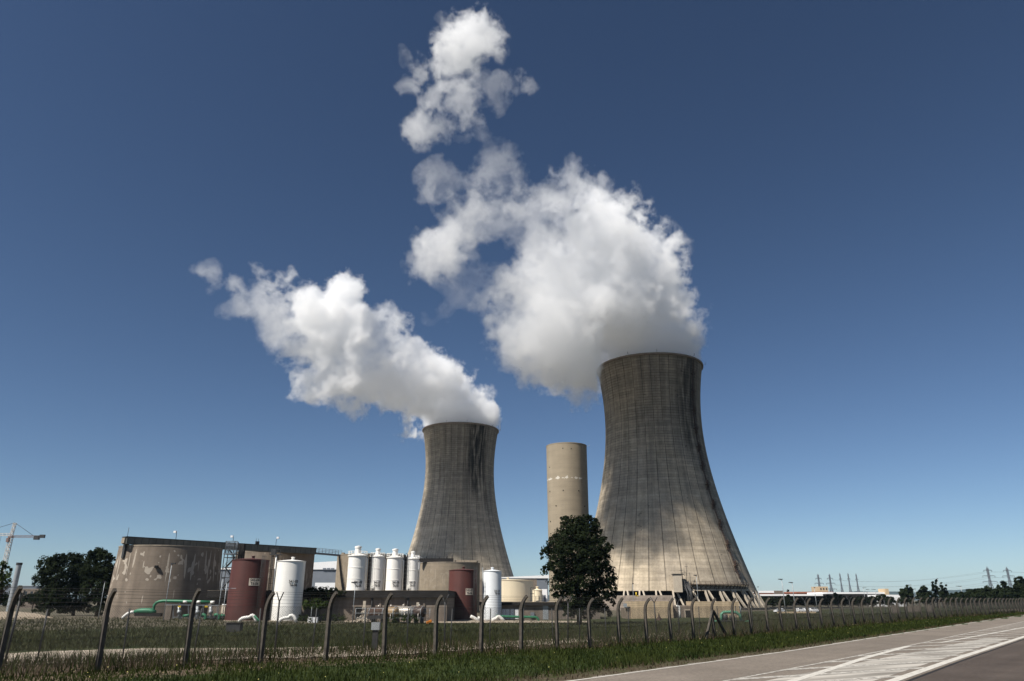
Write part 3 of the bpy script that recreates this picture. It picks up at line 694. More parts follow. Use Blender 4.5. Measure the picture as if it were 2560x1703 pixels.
    # small patched holes and blotches
    sp2 = rng(noise(.30, 1, 1.2, 2, 31), .70, .76); v = mth('MULTIPLY', v, mth('SUBTRACT', 1.0, mth('MULTIPLY', sp2, .45)))
    mu = n.new('ShaderNodeMix'); mu.data_type = 'RGBA'; mu.blend_type = 'MULTIPLY'; mu.inputs[0].default_value = 1; l.new(col.outputs[2], mu.inputs[6]); l.new(v, mu.inputs[7])
    l.new(mu.outputs[2], p.inputs['Base Color'])
    b = n.new('ShaderNodeBump'); b.inputs['Strength'].default_value = .25; b.inputs['Distance'].default_value = .12; l.new(mth('ADD', fine, mth('MULTIPLY', mth('ADD', hl, vl), -.5)), b.inputs['Height']); l.new(b.outputs[0], p.inputs['Normal'])
    return m
# measured half widths (photo pixels) of the near tower at photo rows, turned into metres
meas = [(128.5, 923), (120.2, 1003), (118.4, 1040), (119.6, 1079.6), (122.2, 1105), (128.2, 1156), (138.5, 1207), (147.5, 1248), (156, 1281), (183, 1360), (199, 1406), (222, 1479)]
PROF = []
for hw, row in meas:
    axp = 1623 + (1664 - 1623) * (row - 923) / (1523 - 923); c = at(axp, row, TR_Y); PROF.append((hw * mpp(TR_Y, c.z) * .992, c.z))
PROF = PROF[::-1]                                        # bottom to top
def prof_r(z, P=PROF):
    """smooth interpolation of the measured profile"""
    zs = [q[1] for q in P]; k = max(1, min(len(P) - 2, next((i for i, zz in enumerate(zs) if zz > z), len(P) - 1)))
    i = max(0, min(len(P) - 3, k - 1)); s = 0
    for a in range(i, i + 3):
        w_ = 1
        for b in range(i, i + 3):
            if a != b: w_ *= (z - zs[b]) / (zs[a] - zs[b])
        s += P[a][0] * w_
    return s
ZL = 6.0
def hyper():
    """least-squares hyperbola pair through the profile: r^2 = a^2 (1 + ((z-zt)/b)^2)"""
    best = None
    for zt in np.arange(84, 108, 1.0):
        lo = [(r, z) for r, z in PROF if z <= zt]; hi = [(r, z) for r, z in PROF if z > zt]
        for a in np.arange(24.6, 27.0, .1):
            for b in np.arange(40, 100, 2.0):
                e = sum((a * math.sqrt(1 + ((z - zt) / b) ** 2) - r) ** 2 for r, z in lo)
                if best is None or e < best[0] - 1e-9 or True:
                    for b2 in ((25, 30, 35, 40, 50, 60, 75) if e < 6 else ()):
                        e2 = e + sum((a * math.sqrt(1 + ((z - zt) / b2) ** 2) - r) ** 2 for r, z in hi)
                        if best is None or e2 < best[0]: best = (e2, zt, a, b, b2)
    return best
HB = hyper(); print('tower fit', HB)
def shell_r(z):
    e, zt, a, b, b2 = HB; return a * math.sqrt(1 + ((z - zt) / (b if z <= zt else b2)) ** 2)
def cooling_tower(x, y, ztop, scale, label, mtl, view, full):
    root = empty('cooling_tower', (x, y, GZ), label, 'cooling tower', None); H = ztop - GZ
    def R(z): return shell_r((z) / H * (TR_Z - GZ) + GZ) * scale
    mb = MB(); zs = [ZL - GZ + (H - 1.1 - ZL + GZ) * k / 70 for k in range(71)]
    mb.smooth = True
    mb.lathe([(R(z), z) for z in zs], 128)
    mb.lathe([(R(z) - .9, z) for z in zs[::-1]], 128)
    mb.lathe([(R(zs[0]) - .9, zs[0]), (R(zs[0]), zs[0])], 128)
    mb.build('shell', mtl, root, smooth_angle=40)
    mb = MB(); mb.smooth = True; rt = R(H)
    mb.lathe([(rt - .05, H - 1.1), (rt + .55, H - 1.0), (rt + .6, H - .1), (rt + .3, H), (rt - 1.1, H), (rt - 1.1, H - 1.2)], 128)
    mb.build('rim', M['rim'], root, smooth_angle=35)
    for a in (-1.25, -.35, .15, .9, 1.5, 2.4, -2.2):      # red obstruction lights on brackets
        a += view; mb = MB(); c = Vector((math.sin(a) * (rt + .6), -math.cos(a) * (rt + .6), H)); e = Vector((math.sin(a), -math.cos(a), 0))
        mb.tube([c, c + e * 1.1 + Vector((0, 0, .2))], .06, 5); mb.tube([c + e * 1.1 + Vector((0, 0, 0)), c + e * 1.1 + Vector((0, 0, 1.3))], .09, 6); mb.build('obstruction_light', M['dark_steel'], root)
    if not full: 
        mb = MB(); mb.lathe([(R(ZL - GZ) - 2, 0), (R(ZL - GZ) - 2, ZL - GZ + .5)], 64); mb.build('inner_shade', M['dark_open'], root);  # near-black drum stands in for the shade inside the tower's foot
    N_ = 38; rb, rt_ = R(ZL - GZ) + 3.4, R(ZL - GZ) - .45
    rl = random.Random(8)
    for k in range(N_):                                   # raking legs: one straight, one leaning to its neighbour
        a = 2 * math.pi * k / N_ + .05
        if math.cos(a - view) < -.15: continue
        for a0, a1 in ((a, a + .01), (a + .035, a + .098)):
            mb = MB(); mb.bar((math.sin(a0) * rt_, -math.cos(a0) * rt_, ZL - GZ + .1), (math.sin(a1) * rb, -math.cos(a1) * rb, .3), .72, .9, (math.sin(a0), -math.cos(a0), 0)); mb.build('leg', M['leg'], root)
    if full:
        mb = MB(); mb.lathe([(R(ZL - GZ) - 3.0, .1), (R(ZL - GZ) - 3.0, ZL - GZ + 1.5)], 96); mb.disc(R(ZL - GZ) - 3.0, ZL - GZ + 1.5, 96); mb.build('inner_shade', M['dark_open'], root)  # near-black closed drum paints the dark interior seen between the legs
    mb = MB(); mb.smooth = True; mb.lathe([(rb + 1.2, -.3), (rb + 1.2, 1.0), (rb + .6, 1.0), (rb + .6, -.3)], 96); mb.build('basin_wall', M['wall_brown'], root, smooth_angle=30)
    return root, R, H
M['rim'] = mat('rim_concrete', (.22, .175, .135), .9, .2, .2, .6, streak=.2)
M['leg'] = mat('leg_concrete', (.44, .38, .30), .9, .2, .14, .6, .2, 4)
VR = math.atan2(-TR_X, TR_Y) * 1.0; VL = math.atan2(-TL_X, TL_Y)
tR, RR, HR = cooling_tower(TR_X, TR_Y, TR_Z, 1.0, 'nearer, taller-looking concrete cooling tower with a dark ladder line down its right side', shell_material('shell_near', VR + .86, .62), VR, True)
tL, RL, HL = cooling_tower(TL_X, TL_Y, TL_Z, 1.0, 'farther cooling tower behind the tank row, with black soot streaks near its top', shell_material('shell_far', VL + .50, .88, (.44, .38, .295)), VL, False)
# ladder with landings down the near tower's right flank
mb = MB(); rl = random.Random(12); al = VR + .935
def on(a, z, out): 
    r = RR(z) + out; return Vector((math.sin(a) * r, -math.cos(a) * r, z))
zs = np.linspace(13, HR - 1, 60)
for da in (-.011, .011): mb.tube([on(al + da, z, .55) for z in zs], .13, 5)
for da in (-.02, .02): mb.tube([on(al + da, z, 1.25) for z in zs], .07, 4)
for z in np.arange(14, HR - 2, 1.1): mb.bar(on(al - .02, z, .9), on(al + .02, z, .9), .12)
mb.build('ladder', M['rust'], tR)
for k, z in enumerate(np.arange(19, HR - 4, 9.5)):
    mb = MB(); c = on(al + rl.uniform(-.006, .006), z, .85); e = Vector((math.cos(al), math.sin(al), 0)); o_ = Vector((math.sin(al), -math.cos(al), 0))
    mb.bar(c - e * 1.25, c + e * 1.25, 1.5, .22); 
    for s_ in (-1.2, -.4, .4, 1.2): mb.bar(c + e * s_ + o_ * .7, c + e * s_ + o_ * .7 + Vector((0, 0, 1.3)), .10)
    for h_ in (.7, 1.3): mb.bar(c - e * 1.2 + o_ * .7 + Vector((0, 0, h_)), c + e * 1.2 + o_ * .7 + Vector((0, 0, h_)), .1)
    mb.bar(c - e * .9 + Vector((0, 0, -2.6)), c - e * .9, .35); mb.bar(c + e * .9 + Vector((0, 0, -2.0)), c + e * .9, .30); mb.bar(c + Vector((0, 0, .1)), c + Vector((0, 0, 2.2)), .9, .5)
    mb.build('landing', M['rust'], tR)
# rusty gallery round the foot of the shell
mb = MB(); A0, A1 = VR + .27, VR + 1.02; zg = 10.6
n_ = 15; 
for k in range(n_ + 1):
    a = A0 + (A1 - A0) * k / n_; b = A0 + (A1 - A0) * (k + 1) / n_
    mb.bar(on(a, zg, .15), on(a, zg, 1.7), .16); mb.bar(on(a, zg, 1.6), on(a, zg + 1.2, 1.6), .12); mb.bar(on(a, zg - 1.5, .1), on(a, zg, 1.5), .16)
    if k < n_:
        for o_, dz, w_ in ((1.65, 0, .26), (.6, 0, .26), (1.6, 1.2, .1), (1.6, .6, .08), (.15, -1.6, .22)): mb.bar(on(a, zg + dz, o_), on(b, zg + dz, o_), w_)
        mb.add([on(a, zg + .14, .2), on(b, zg + .14, .2), on(b, zg + .14, 1.65), on(a, zg + .14, 1.65)], [(0, 1, 2, 3)])
        mb.bar(on(a, zg - 1.5, .2), on(b, zg, .2), .12)
mb.build('walkway', M['rust'], tR)
# lift shaft box and the pipes spilling from it
mb = MB(); aS = VR + .13; c = on(aS, 8, 1.4); e = Vector((math.cos(aS), math.sin(aS), 0)); o_ = Vector((math.sin(aS), -math.cos(aS), 0))
def obox(mb, c, e, o_, w_, d, z0, z1):
    q = [c - e * w_ / 2 - o_ * d / 2, c + e * w_ / 2 - o_ * d / 2, c + e * w_ / 2 + o_ * d / 2, c - e * w_ / 2 + o_ * d / 2]
    mb.add([(v.x, v.y, z0) for v in q] + [(v.x, v.y, z1) for v in q], [(0, 3, 2, 1), (4, 5, 6, 7), (0, 1, 5, 4), (1, 2, 6, 5), (2, 3, 7, 6), (3, 0, 4, 7)])
obox(mb, c, e, o_, 3.4, 3.6, 7.4, 14.6); mb.build('riser_box', M['leg'], tR)
mb = MB(); obox(mb, c + e * .4, e, o_, 5.0, 4.2, 14.65, 14.95); mb.build('riser_roof', M['dark_steel'], tR)
mb = MB(); rl = random.Random(3)
for k in range(9):
    s_ = 2.3 + rl.uniform(0, 2.4); d0 = rl.uniform(.2, 2.2)
    mb.tube([c + e * s_ + o_ * d0 + Vector((0, 0, rl.uniform(9, 12) - c.z)), c + e * (s_ + rl.uniform(0, 1.5)) + o_ * (d0 + 1) + Vector((0, 0, rl.uniform(5, 8) - c.z)), c + e * (s_ + rl.uniform(.5, 2)) + o_ * (d0 + 2.5) + Vector((0, 0, rl.uniform(.5, 4) - c.z))], rl.uniform(.12, .35), 6)
for s_ in (2.4, 4.0, 5.6): mb.bar(c + e * s_ + Vector((0, 0, .5 - c.z)), c + e * s_ + Vector((0, 0, 15.5 - c.z)), .16)
mb.build('pipework', M['dark_steel'], tR)
mb = MB()
for s_, z1 in ((1.9, 17.6), (3.2, 16.8), (4.3, 19.2)): 
    mb.tube([c + e * s_ + Vector((0, 0, 14 - c.z)), c + e * s_ + Vector((0, 0, z1 - c.z))], .09, 5); mb.bar(c + e * (s_ - .7) + Vector((0, 0, z1 - 1.2 - c.z)), c + e * (s_ + .7) + Vector((0, 0, z1 - 1.2 - c.z)), .12)
mb.build('mast', M['dark_steel'], tR)
# brown screen wall masking the legs on the left half of the near tower
mb = MB(); rw = RR(ZL - GZ) + 6.5; a0, a1 = VR - 1.45, VR + .07; nW = 40; vs = []
for k in range(nW + 1):
    a = a0 + (a1 - a0) * k / nW
    for r, z in ((rw + 3, 0), (rw + .6, 5.0), (rw, 6.1), (rw - .6, 6.1), (rw - .6, 0)): vs.append((math.sin(a) * r, -math.cos(a) * r, z))
mb.add(vs, [(k * 5 + j, (k + 1) * 5 + j, (k + 1) * 5 + j + 1, k * 5 + j + 1) for k in range(nW) for j in range(4)] + [(0, 1, 2, 3, 4), tuple(nW * 5 + j for j in (4, 3, 2, 1, 0))])
mb.build('screen_wall', M['wall_brown'], tR)
# ---- chimney
CY = 440.0; c = at(1416, 1116, CY); CZ = c.z; cr = 50.3 * mpp(CY, CZ); cb = 51.5 * mpp(CY, 20)
ch = empty('concrete_chimney', (c.x, CY, GZ), 'plain round concrete chimney standing between the two cooling towers', 'chimney')
H = CZ - GZ
def chim_mat():
    m = mat('chimney_concrete', (.30, .252, .185), .9, .15, .10, .10, .2, 2, streak=.14, stretch=(1, 1, 2.5)); n, l = m.node_tree.nodes, m.node_tree.links; p = n['Principled BSDF']; old = p.inputs['Base Color'].links[0].from_socket
    tc = n.new('ShaderNodeTexCoord'); sp = n.new('ShaderNodeSeparateXYZ'); l.new(tc.outputs['Object'], sp.inputs[0])
    def mth(op, a, b=0.):
        x = n.new('ShaderNodeMath'); x.operation = op
        for i, v in enumerate((a, b)):
            if isinstance(v, (int, float)): x.inputs[i].default_value = v
            else: l.new(v, x.inputs[i])
        return x.outputs[0]
    mp = n.new('ShaderNodeMapping'); mp.inputs['Scale'].default_value = (.55, .55, .30); l.new(tc.outputs['Object'], mp.inputs[0])
    g = n.new('ShaderNodeTexNoise'); g.inputs['Scale'].default_value = 1; g.inputs['Detail'].default_value = 6; l.new(mp.outputs[0], g.inputs[0])
    zc = H - 21.2                                          # chalky patch of lime leaking from a joint
    band = mth('SUBTRACT', 1.0, mth('MINIMUM', 1.0, mth('DIVIDE', mth('ABSOLUTE', mth('SUBTRACT', sp.outputs[2], zc)), 1.5)))
    k = mth('GREATER_THAN', mth('ADD', mth('MULTIPLY', band, .30), g.outputs[0]), .76)
    mx = n.new('ShaderNodeMix'); mx.data_type = 'RGBA'; l.new(mth('MULTIPLY', k, .75), mx.inputs[0]); l.new(old, mx.inputs[6]); mx.inputs[7].default_value = (.66, .62, .55, 1)
    fr = mth('FRACT', mth('DIVIDE', sp.outputs[2], 2.7)); ln = mth('LESS_THAN', fr, .035)
    mu = n.new('ShaderNodeMix'); mu.data_type = 'RGBA'; mu.blend_type = 'MULTIPLY'; l.new(mth('MULTIPLY', ln, .18), mu.inputs[0]); l.new(mx.outputs[2], mu.inputs[6]); mu.inputs[7].default_value = (0, 0, 0, 1)
    l.new(mu.outputs[2], p.inputs['Base Color']); return m
mb = MB(); mb.smooth = True; mb.lathe([(cb + (cr - cb) * k / 20, (H - .5) * k / 20) for k in range(21)] + [(cr + .12, H - .5), (cr + .12, H), (cr - .5, H), (cr - .5, H - 8)], 72); mb.build('shaft', chim_mat(), ch, smooth_angle=40)
def chim_at(px, py): 
    """point on the chimney's front seen at a photo position"""
    r = ray(px, py); ox, oy = -c.x, -CY; rad_ = cr + .02
    A_ = r[0] ** 2 + r[1] ** 2; B_ = r[0] * ox + r[1] * oy; t = (-B_ - math.sqrt(max(0, B_ * B_ - A_ * (ox * ox + oy * oy - rad_ ** 2)))) / A_
    return Vector((r[0] * t - c.x, r[1] * t - CY, HC + r[2] * t - GZ))
for px, py in ((1374.6, 1229), (1408, 1226), (1447, 1227), (1390, 1264.6), (1462, 1266), (1376, 1304), (1374, 1168.5), (1428, 1122), (1407, 1121)):
    q = chim_at(px, py); e = Vector((q.x, q.y, 0)).normalized(); s_ = Vector((-e.y, e.x, 0)); mb = MB()
    for dz in (0,): 
        vs = [q + s_ * a * .26 + Vector((0, 0, b * .32)) + e * o_ for o_ in (-.4, .05) for a, b in ((-1, -1), (1, -1), (1, 1), (-1, 1))]
        mb.add(vs, [(4, 5, 6, 7), (0, 1, 5, 4), (1, 2, 6, 5), (2, 3, 7, 6), (3, 0, 4, 7)])
    mb.build('vent_hole', M['dark_open'], ch)
mb = MB(); mb.tube([(cr, -.5, H), (cr + 1.6, -.8, H + .3)], .07, 5); mb.tube([(cr + 1.2, -.7, H - .4), (cr + 1.8, -.8, H + .9)], .06, 5); mb.build('lightning_rod', M['steel'], ch)
mb = MB(); mb.tube([(-cr * .8, -cr * .5, H), (-cr * .8 - .5, -cr * .5 - .3, H + 1.0)], .05, 5); mb.build('lightning_rod', M['steel'], ch)
# ---------------------------------------------------------------- tanks, silos, sheds and pipework
def tank_geo(px0, px1, ytop, Y, ymid=1470):
    cx = (px0 + px1) / 2; zm = at(cx, ymid, Y).z; r = (px1 - px0) / 2 * mpp(Y, zm) * .995
    p = at(cx, ymid, Y); x = p.x; zt = at(cx, ytop, Y - r).z
    return x, r, zt
def lettering(root, r, lines, size, ang, z, m, gap=1.18, squash=.92):
    for k, tx in enumerate(lines): letter_line(root, r, [tx], size, ang, z + ((len(lines) - 1) / 2 - k) * size * .95, m, gap, squash)
def letter_line(root, r, lines, size, ang, z, m, gap=1.18, squash=.92):
    """stencilled characters wrapped on the tank's curved wall (child of its sign or tank)"""
    cu = bpy.data.curves.new('lettering', 'FONT'); cu.body = '\n'.join(lines); cu.size = size; cu.align_x = 'CENTER'; cu.align_y = 'CENTER'; cu.space_line = gap; cu.offset = size * .022; cu.extrude = 0
    tmp = bpy.data.objects.new('lettering', cu); COL.objects.link(tmp); bpy.context.view_layer.update()
    me = bpy.data.meshes.new_from_object(tmp.evaluated_get(bpy.context.evaluated_depsgraph_get())); bpy.data.objects.remove(tmp); bpy.data.curves.remove(cu)
    for v in me.vertices:
        a = ang + v.co.x * squash / r; v.co = Vector((math.sin(a) * (r + .035), -math.cos(a) * (r + .035), z + v.co.y))
    me.materials.clear(); me.materials.append(m); me.name = 'lettering'
    o = bpy.data.objects.new('lettering', me); COL.objects.link(o); o.parent = root; return o
def ladder(root, r, ang, z0, z1, m, cage=False, w=.45):
    mb = MB()
    def on(a, z, o_): return Vector((math.sin(a) * (r + o_), -math.cos(a) * (r + o_), z))
    for s_ in (-1, 1): mb.tube([on(ang + s_ * w / 2 / r, z0, .22), on(ang + s_ * w / 2 / r, z1 + .9, .22)], .045, 4)
    for z in np.arange(z0, z1, .45): mb.bar(on(ang - w / 2 / r, z, .22), on(ang + w / 2 / r, z, .22), .05)
    if cage:
        for z in np.arange(z0 + 2.4, z1 + .8, 1.1):
            mb.tube([on(ang + math.sin(q) * .38 / r, z, .22 + .75 * (1 - math.cos(q)) / 2 * 1.0) for q in np.linspace(-2.6, 2.6, 7)], .03, 4)
        for q in (-1.2, 0, 1.2): mb.tube([on(ang + math.sin(math.pi - q) * .38 / r, z, .9 - .1 * abs(q)) for z in (z0 + 2.4, z1 + .8)], .03, 4)
    return mb.build('ladder', m, root)
def paint_tank(label, px0, px1, ytop, Y, m, letters, tpx, trow, tsize, board, courses=7, name='storage_tank', z0=None, railing=False):
    x, r, zt = tank_geo(px0, px1, ytop, Y); zb = terrain(x, Y) if z0 is None else z0; H = zt - zb
    root = empty(name, (x, Y, zb), label, 'tank')
    mb = MB(); mb.smooth = True; prof = [(r, -.3)]
    for k in range(courses):                              # welded plate courses, each lapped a hair inside the one below
        a, b = H * k / courses, H * (k + 1) / courses; rr = r - .010 * k; prof += [(rr, a + .02), (rr, b - .05), (rr - .004, b - .02)]
    mb.lathe(prof, 72); mb.build('shell', m, root, smooth_angle=50)
    mb = MB(); mb.smooth = True; mb.lathe([(r - .08, H - .12), (r + .07, H - .10), (r + .07, H), (r - .05, H + .02), (r * .6, H + .22), (.05, H + .42)], 72); mb.build('roof', m, root, smooth_angle=35)
    mb = MB(); mb.smooth = True; mb.lathe([(r + .35, -.3), (r + .35, .12), (r - .1, .16)], 48); mb.build('foundation', M['concrete'], root, smooth_angle=30)
    mb = MB(); mb.lathe([(.35, H + .3), (.35, H + .9), (.5, H + .9), (.45, H + 1.0), (0.02, H + 1.05)], 16, 0, r * .3); mb.build('vent', m, root)
    if letters:
        cxp = (px0 + px1) / 2; hw = (px1 - px0) / 2; ang = math.asin(max(-.95, min(.95, (tpx - cxp) / hw))) + math.atan2(-x, Y)
        zl = at(tpx, trow, Y - r * .85).z - zb
        if board:
            mb = MB(); n = 8; w_ = board[0]; h_ = board[1]; vs = []
            for k in range(n + 1):
                a = ang + (k / n - .5) * w_ / r
                for z in (zl - h_ / 2, zl + h_ / 2): 
                    for o_ in (.0, .022): vs.append((math.sin(a) * (r + o_), -math.cos(a) * (r + o_), z))
            fs = []
            for k in range(n):
                b = 4 * k; fs += [(b + 1, b + 5, b + 7, b + 3), (b, b + 4, b + 5, b + 1), (b + 2, b + 3, b + 7, b + 6)]
            fs += [(0, 1, 3, 2), (4 * n, 4 * n + 2, 4 * n + 3, 4 * n + 1)]
            mb.add(vs, fs); sg = mb.build('number_board', M['sign'], root)
            lettering(sg, r, letters, tsize, ang, zl, M['black'])
        else:
            lettering(root, r, letters, tsize, ang, zl, M['black'])
    return root, x, r, H, zb
red1, x1, r1, H1, zb1 = paint_tank('larger, nearer oxide-red storage tank with the pale 541-04 number board', 574, 665, 1398, 172, M['red_paint'], ['541-04', 'T6-06'], 634, 1455, .80, (2.5, 1.55))
wh1, x2, r2, H2, zb2 = paint_tank('cream-white storage tank numbered 541-03 close beside the larger red tank', 686.8, 757.9, 1402, 172, M['white_paint'], ['541-03', 'T6-06'], 732, 1458.5, .80, None)
red2, x3, r3, H3, zb3 = paint_tank('smaller, farther oxide-red storage tank next to the slim white tank', 1121.3, 1193.4, 1424.6, 205, M['red_paint'], ['541-02', 'T6-06'], 1174, 1479.5, .80, (2.2, 1.6))
wh2, x4, r4, H4, zb4 = paint_tank('slim cool-white storage tank to the right of the smaller red tank', 1206.5, 1254.3, 1427, 206, M['white_wall'] and mat('cool_white_paint', (.72, .74, .75), .5, .4, .04, .4, streak=.06), ['541-01', 'T6-06'], 1243.5, 1481, .72, None)
ladder(red1, r1, .95, .3, H1, M['dark_steel'], True); ladder(wh1, r2, -1.15, .3, H2, M['steel']); ladder(red2, r3, .9, .3, H3, M['dark_steel'], True); ladder(wh2, r4, -1.2, .3, H4, M['steel'])
cream, x5, r5, H5, zb5 = paint_tank('wide low cream tank on the shed roof deck behind the slim white tank', 1206, 1333, 1450, 236, M['cream_paint'], None, 0, 0, 0, None, 4, z0=1.7)
cream2, x6, r6, H6, zb6 = paint_tank('small cream tank on the shed roof deck right of the wide cream tank', 1331, 1355.5, 1475.5, 222, M['cream_paint'], None, 0, 0, 0, None, 3, z0=1.7)
# --- pale blotches on the concrete tanks: stains with their own shape
def tank_concrete(name, seed, amt=1.0, base=(.205, .167, .132)):
    m = mat(name, base, .92, .15, .16, .25, .3, 2.2, streak=.30, stretch=(1, 1, 1.6)); n, l = m.node_tree.nodes, m.node_tree.links; p = n['Principled BSDF']; old = p.inputs['Base Color'].links[0].from_socket
    tc = n.new('ShaderNodeTexCoord'); sp = n.new('ShaderNodeSeparateXYZ'); l.new(tc.outputs['Object'], sp.inputs[0])
    def mth(op, a, b=0.):
        x = n.new('ShaderNodeMath'); x.operation = op
        for i, v in enumerate((a, b)):
            if isinstance(v, (int, float)): x.inputs[i].default_value = v
            else: l.new(v, x.inputs[i])
        return x.outputs[0]
    cyl = n.new('ShaderNodeCombineXYZ'); l.new(mth('MULTIPLY', mth('ARCTAN2', sp.outputs[0], mth('MULTIPLY', sp.outputs[1], -1.0)), 12.5), cyl.inputs[0]); l.new(sp.outputs[2], cyl.inputs[1])
    def noise(sc, stz, off, det=4, dist=0.):
        mp = n.new('ShaderNodeMapping'); mp.inputs['Scale'].default_value = (1, stz, 1); mp.inputs['Location'].default_value = (off + seed * 3, off, seed); l.new(cyl.outputs[0], mp.inputs[0])
        x = n.new('ShaderNodeTexNoise'); x.inputs['Scale'].default_value = sc; x.inputs['Detail'].default_value = det; x.inputs['Distortion'].default_value = dist; l.new(mp.outputs[0], x.inputs[0]); return x.outputs[0]
    z = sp.outputs[2]
    zr = n.new('ShaderNodeMapRange'); zr.inputs[1].default_value = 7.5; zr.inputs[2].default_value = 10.5; l.new(z, zr.inputs[0])
    zr2 = n.new('ShaderNodeMapRange'); zr2.inputs[1].default_value = 17; zr2.inputs[2].default_value = 13.5; l.new(z, zr2.inputs[0])
    zone = mth('MULTIPLY', zr.outputs[0], zr2.outputs[0])
    a = mth('GREATER_THAN', mth('ADD', noise(.60, .80, 3.1, 1.2), mth('MULTIPLY', zone, .10)), .70)
    b = mth('GREATER_THAN', mth('ADD', noise(1.25, .085, 8.7, 1), mth('MULTIPLY', zone, .12)), .735)
    k = mth('MULTIPLY', mth('MAXIMUM', a, b), .52 * amt)
    mx = n.new('ShaderNodeMix'); mx.data_type = 'RGBA'; l.new(k, mx.inputs[0]); l.new(old, mx.inputs[6]); mx.inputs[7].default_value = (.55, .49, .41, 1)
    ln = mth('LESS_THAN', mth('FRACT', mth('DIVIDE', z, 1.5)), .04)
    mu = n.new('ShaderNodeMix'); mu.data_type = 'RGBA'; mu.blend_type = 'MULTIPLY'; l.new(mth('MULTIPLY', ln, .16), mu.inputs[0]); l.new(mx.outputs[2], mu.inputs[6]); mu.inputs[7].default_value = (0, 0, 0, 1)
    l.new(mu.outputs[2], p.inputs['Base Color']); return m
def concrete_tank(label, px0, px1, ytop, Y, m, batter=0., zoff=0.):
    x, r, zt = tank_geo(px0, px1, ytop, Y, 1430); zb = terrain(x, Y); H = zt - zb
    root = empty('concrete_tank', (x, Y, zb), label, 'tank'); mb = MB(); mb.smooth = True
    mb.lathe([(r + batter * (.5 - k / 12) * 2, -.4 + (H + .4) * k / 12) for k in range(13)], 96); mb.build('wall', m, root, smooth_angle=40)
    mb = MB(); mb.smooth = True; rt = r - batter; mb.lathe([(rt - .02, H - .01), (rt + .10, H - .25), (rt + .10, H + .05), (rt - .5, H + .05), (.05, H + .5)], 96); mb.build('roof', M['concrete'], root, smooth_angle=35)
    return root, x, r, H, zb
K1, xk1, rk1, Hk1, zk1 = concrete_tank('biggest concrete tank at the left end, streaked with pale patches', 297, 545, 1362, 209, tank_concrete('stained_concrete', 1.7), .45)
K2, xk2, rk2, Hk2, zk2 = concrete_tank('concrete tank rising behind the larger red and cream-white tanks', 589, 780, 1377, 246, tank_concrete('grey_brown_concrete', 9.2, .55))
K3, xk3, rk3, Hk3, zk3 = concrete_tank('concrete tank with a corner pilaster standing behind the four white silos', 842, 1018, 1384, 262, tank_concrete('buff_concrete', 4.4, .25, (.275, .227, .168)))
K4, xk4, rk4, Hk4, zk4 = concrete_tank('buff concrete tank behind the smaller red tank and right of the silos', 1049, 1200, 1405, 300, tank_concrete('buff_concrete', 6.6, .25, (.275, .227, .168)))
# pilaster and dark rain pipe on the third tank
mb = MB(); q = at(856, 1430, 262 - rk3 * .5) - Vector((xk3, 262, zk3)); mb.box((q.x - .55, q.y - 1.2, 0), (q.x + .25, q.y + .8, Hk3 + .6)); mb.build('pilaster', M['concrete'], K3)
mb = MB(); mb.tube([(q.x + .75, q.y - 1.0, 0), (q.x + .75, q.y - 1.0, Hk3 - 3.4)], .3, 6); mb.box((q.x + .3, q.y - 1.4, Hk3 - 3.6), (q.x + 1.35, q.y - .4, Hk3 - 1.2)); mb.build('rain_pipe', M['dark_steel'], K3)
mb = MB(); mb.box((-rk4 * .98, -rk4 * .75, Hk4 + .1), (rk4 * .15, -rk4 * .75 + 1.6, Hk4 + 1.5)); mb.build('roof_gallery', M['fascia'], K4)
mb = MB(); mb.box((rk4 * .2, -rk4 * .6, Hk4 + .1), (rk4 * .92, rk4 * .2, Hk4 + .9)); mb.build('parapet', M['concrete'], K4)
for dx, h_ in ((-.72, 1.0), (-.3, .6), (-.05, 1.6), (.12, 1.5), (.42, 3.0)):
    mb = MB(); mb.tube([(dx * rk4, -rk4 * .68, Hk4 + 1.4 if dx < .16 else Hk4), (dx * rk4, -rk4 * .68, Hk4 + 1.5 + h_)], .22 if h_ < 2 else .06, 6); mb.build('roof_vent', M['dark_steel'], K4)
# dark recessed openings and lamp on the big tank
for px, py, w_, h_ in ((391.5, 1417, 7.5, 5.5),):
    q = at(px, py, 209 - rk1 * .99) - Vector((xk1, 209, zk1)); mb = MB(); mb.box((q.x - .42, q.y - .3, q.z - .3), (q.x + .42, q.y + .25, q.z + .3)); mb.build('hatch', M['dark_open'], K1)
# --- roof gallery: a straight clad beam across the first two tanks
PA, PB = at(313, 1350, 196), at(786, 1378.5, 241); zga = (PA.z + PB.z) / 2
gal = empty('roof_gallery', (PA.x, PA.y, 0), 'long grey clad gallery running across the tops of the two left concrete tanks', 'gallery'); g0 = Vector((PA.x, PA.y, 0)); d = (PB - PA); d.z = 0; L = d.length; d.normalize(); nrm = Vector((d.y, -d.x, 0))
def gpt(u, v, z): return d * u + nrm * v + Vector((0, 0, z))
def gbox(mb, u0, u1, v0, v1, z0, z1):
    q = [gpt(u0, v0, z0), gpt(u1, v0, z0), gpt(u1, v1, z0), gpt(u0, v1, z0), gpt(u0, v0, z1), gpt(u1, v0, z1), gpt(u1, v1, z1), gpt(u0, v1, z1)]
    mb.add(q, [(0, 1, 2, 3), (7, 6, 5, 4), (4, 5, 1, 0), (5, 6, 2, 1), (6, 7, 3, 2), (7, 4, 0, 3)])
zA = zga; mb = MB(); gbox(mb, 0, L, -1.6, 1.0, zA - .95, zA + .75); mb.build('cladding', M['roof_gallery'], gal)
mb = MB(); gbox(mb, -.25, L + .2, -1.75, 1.15, zA + .753, zA + .95); mb.build('roof', M['dark_steel'], gal)
mb = MB(); gbox(mb, -.45, -.004, -1.2, .6, zA - .75, zA + .6); mb.build('end_wall', M['concrete'], gal)
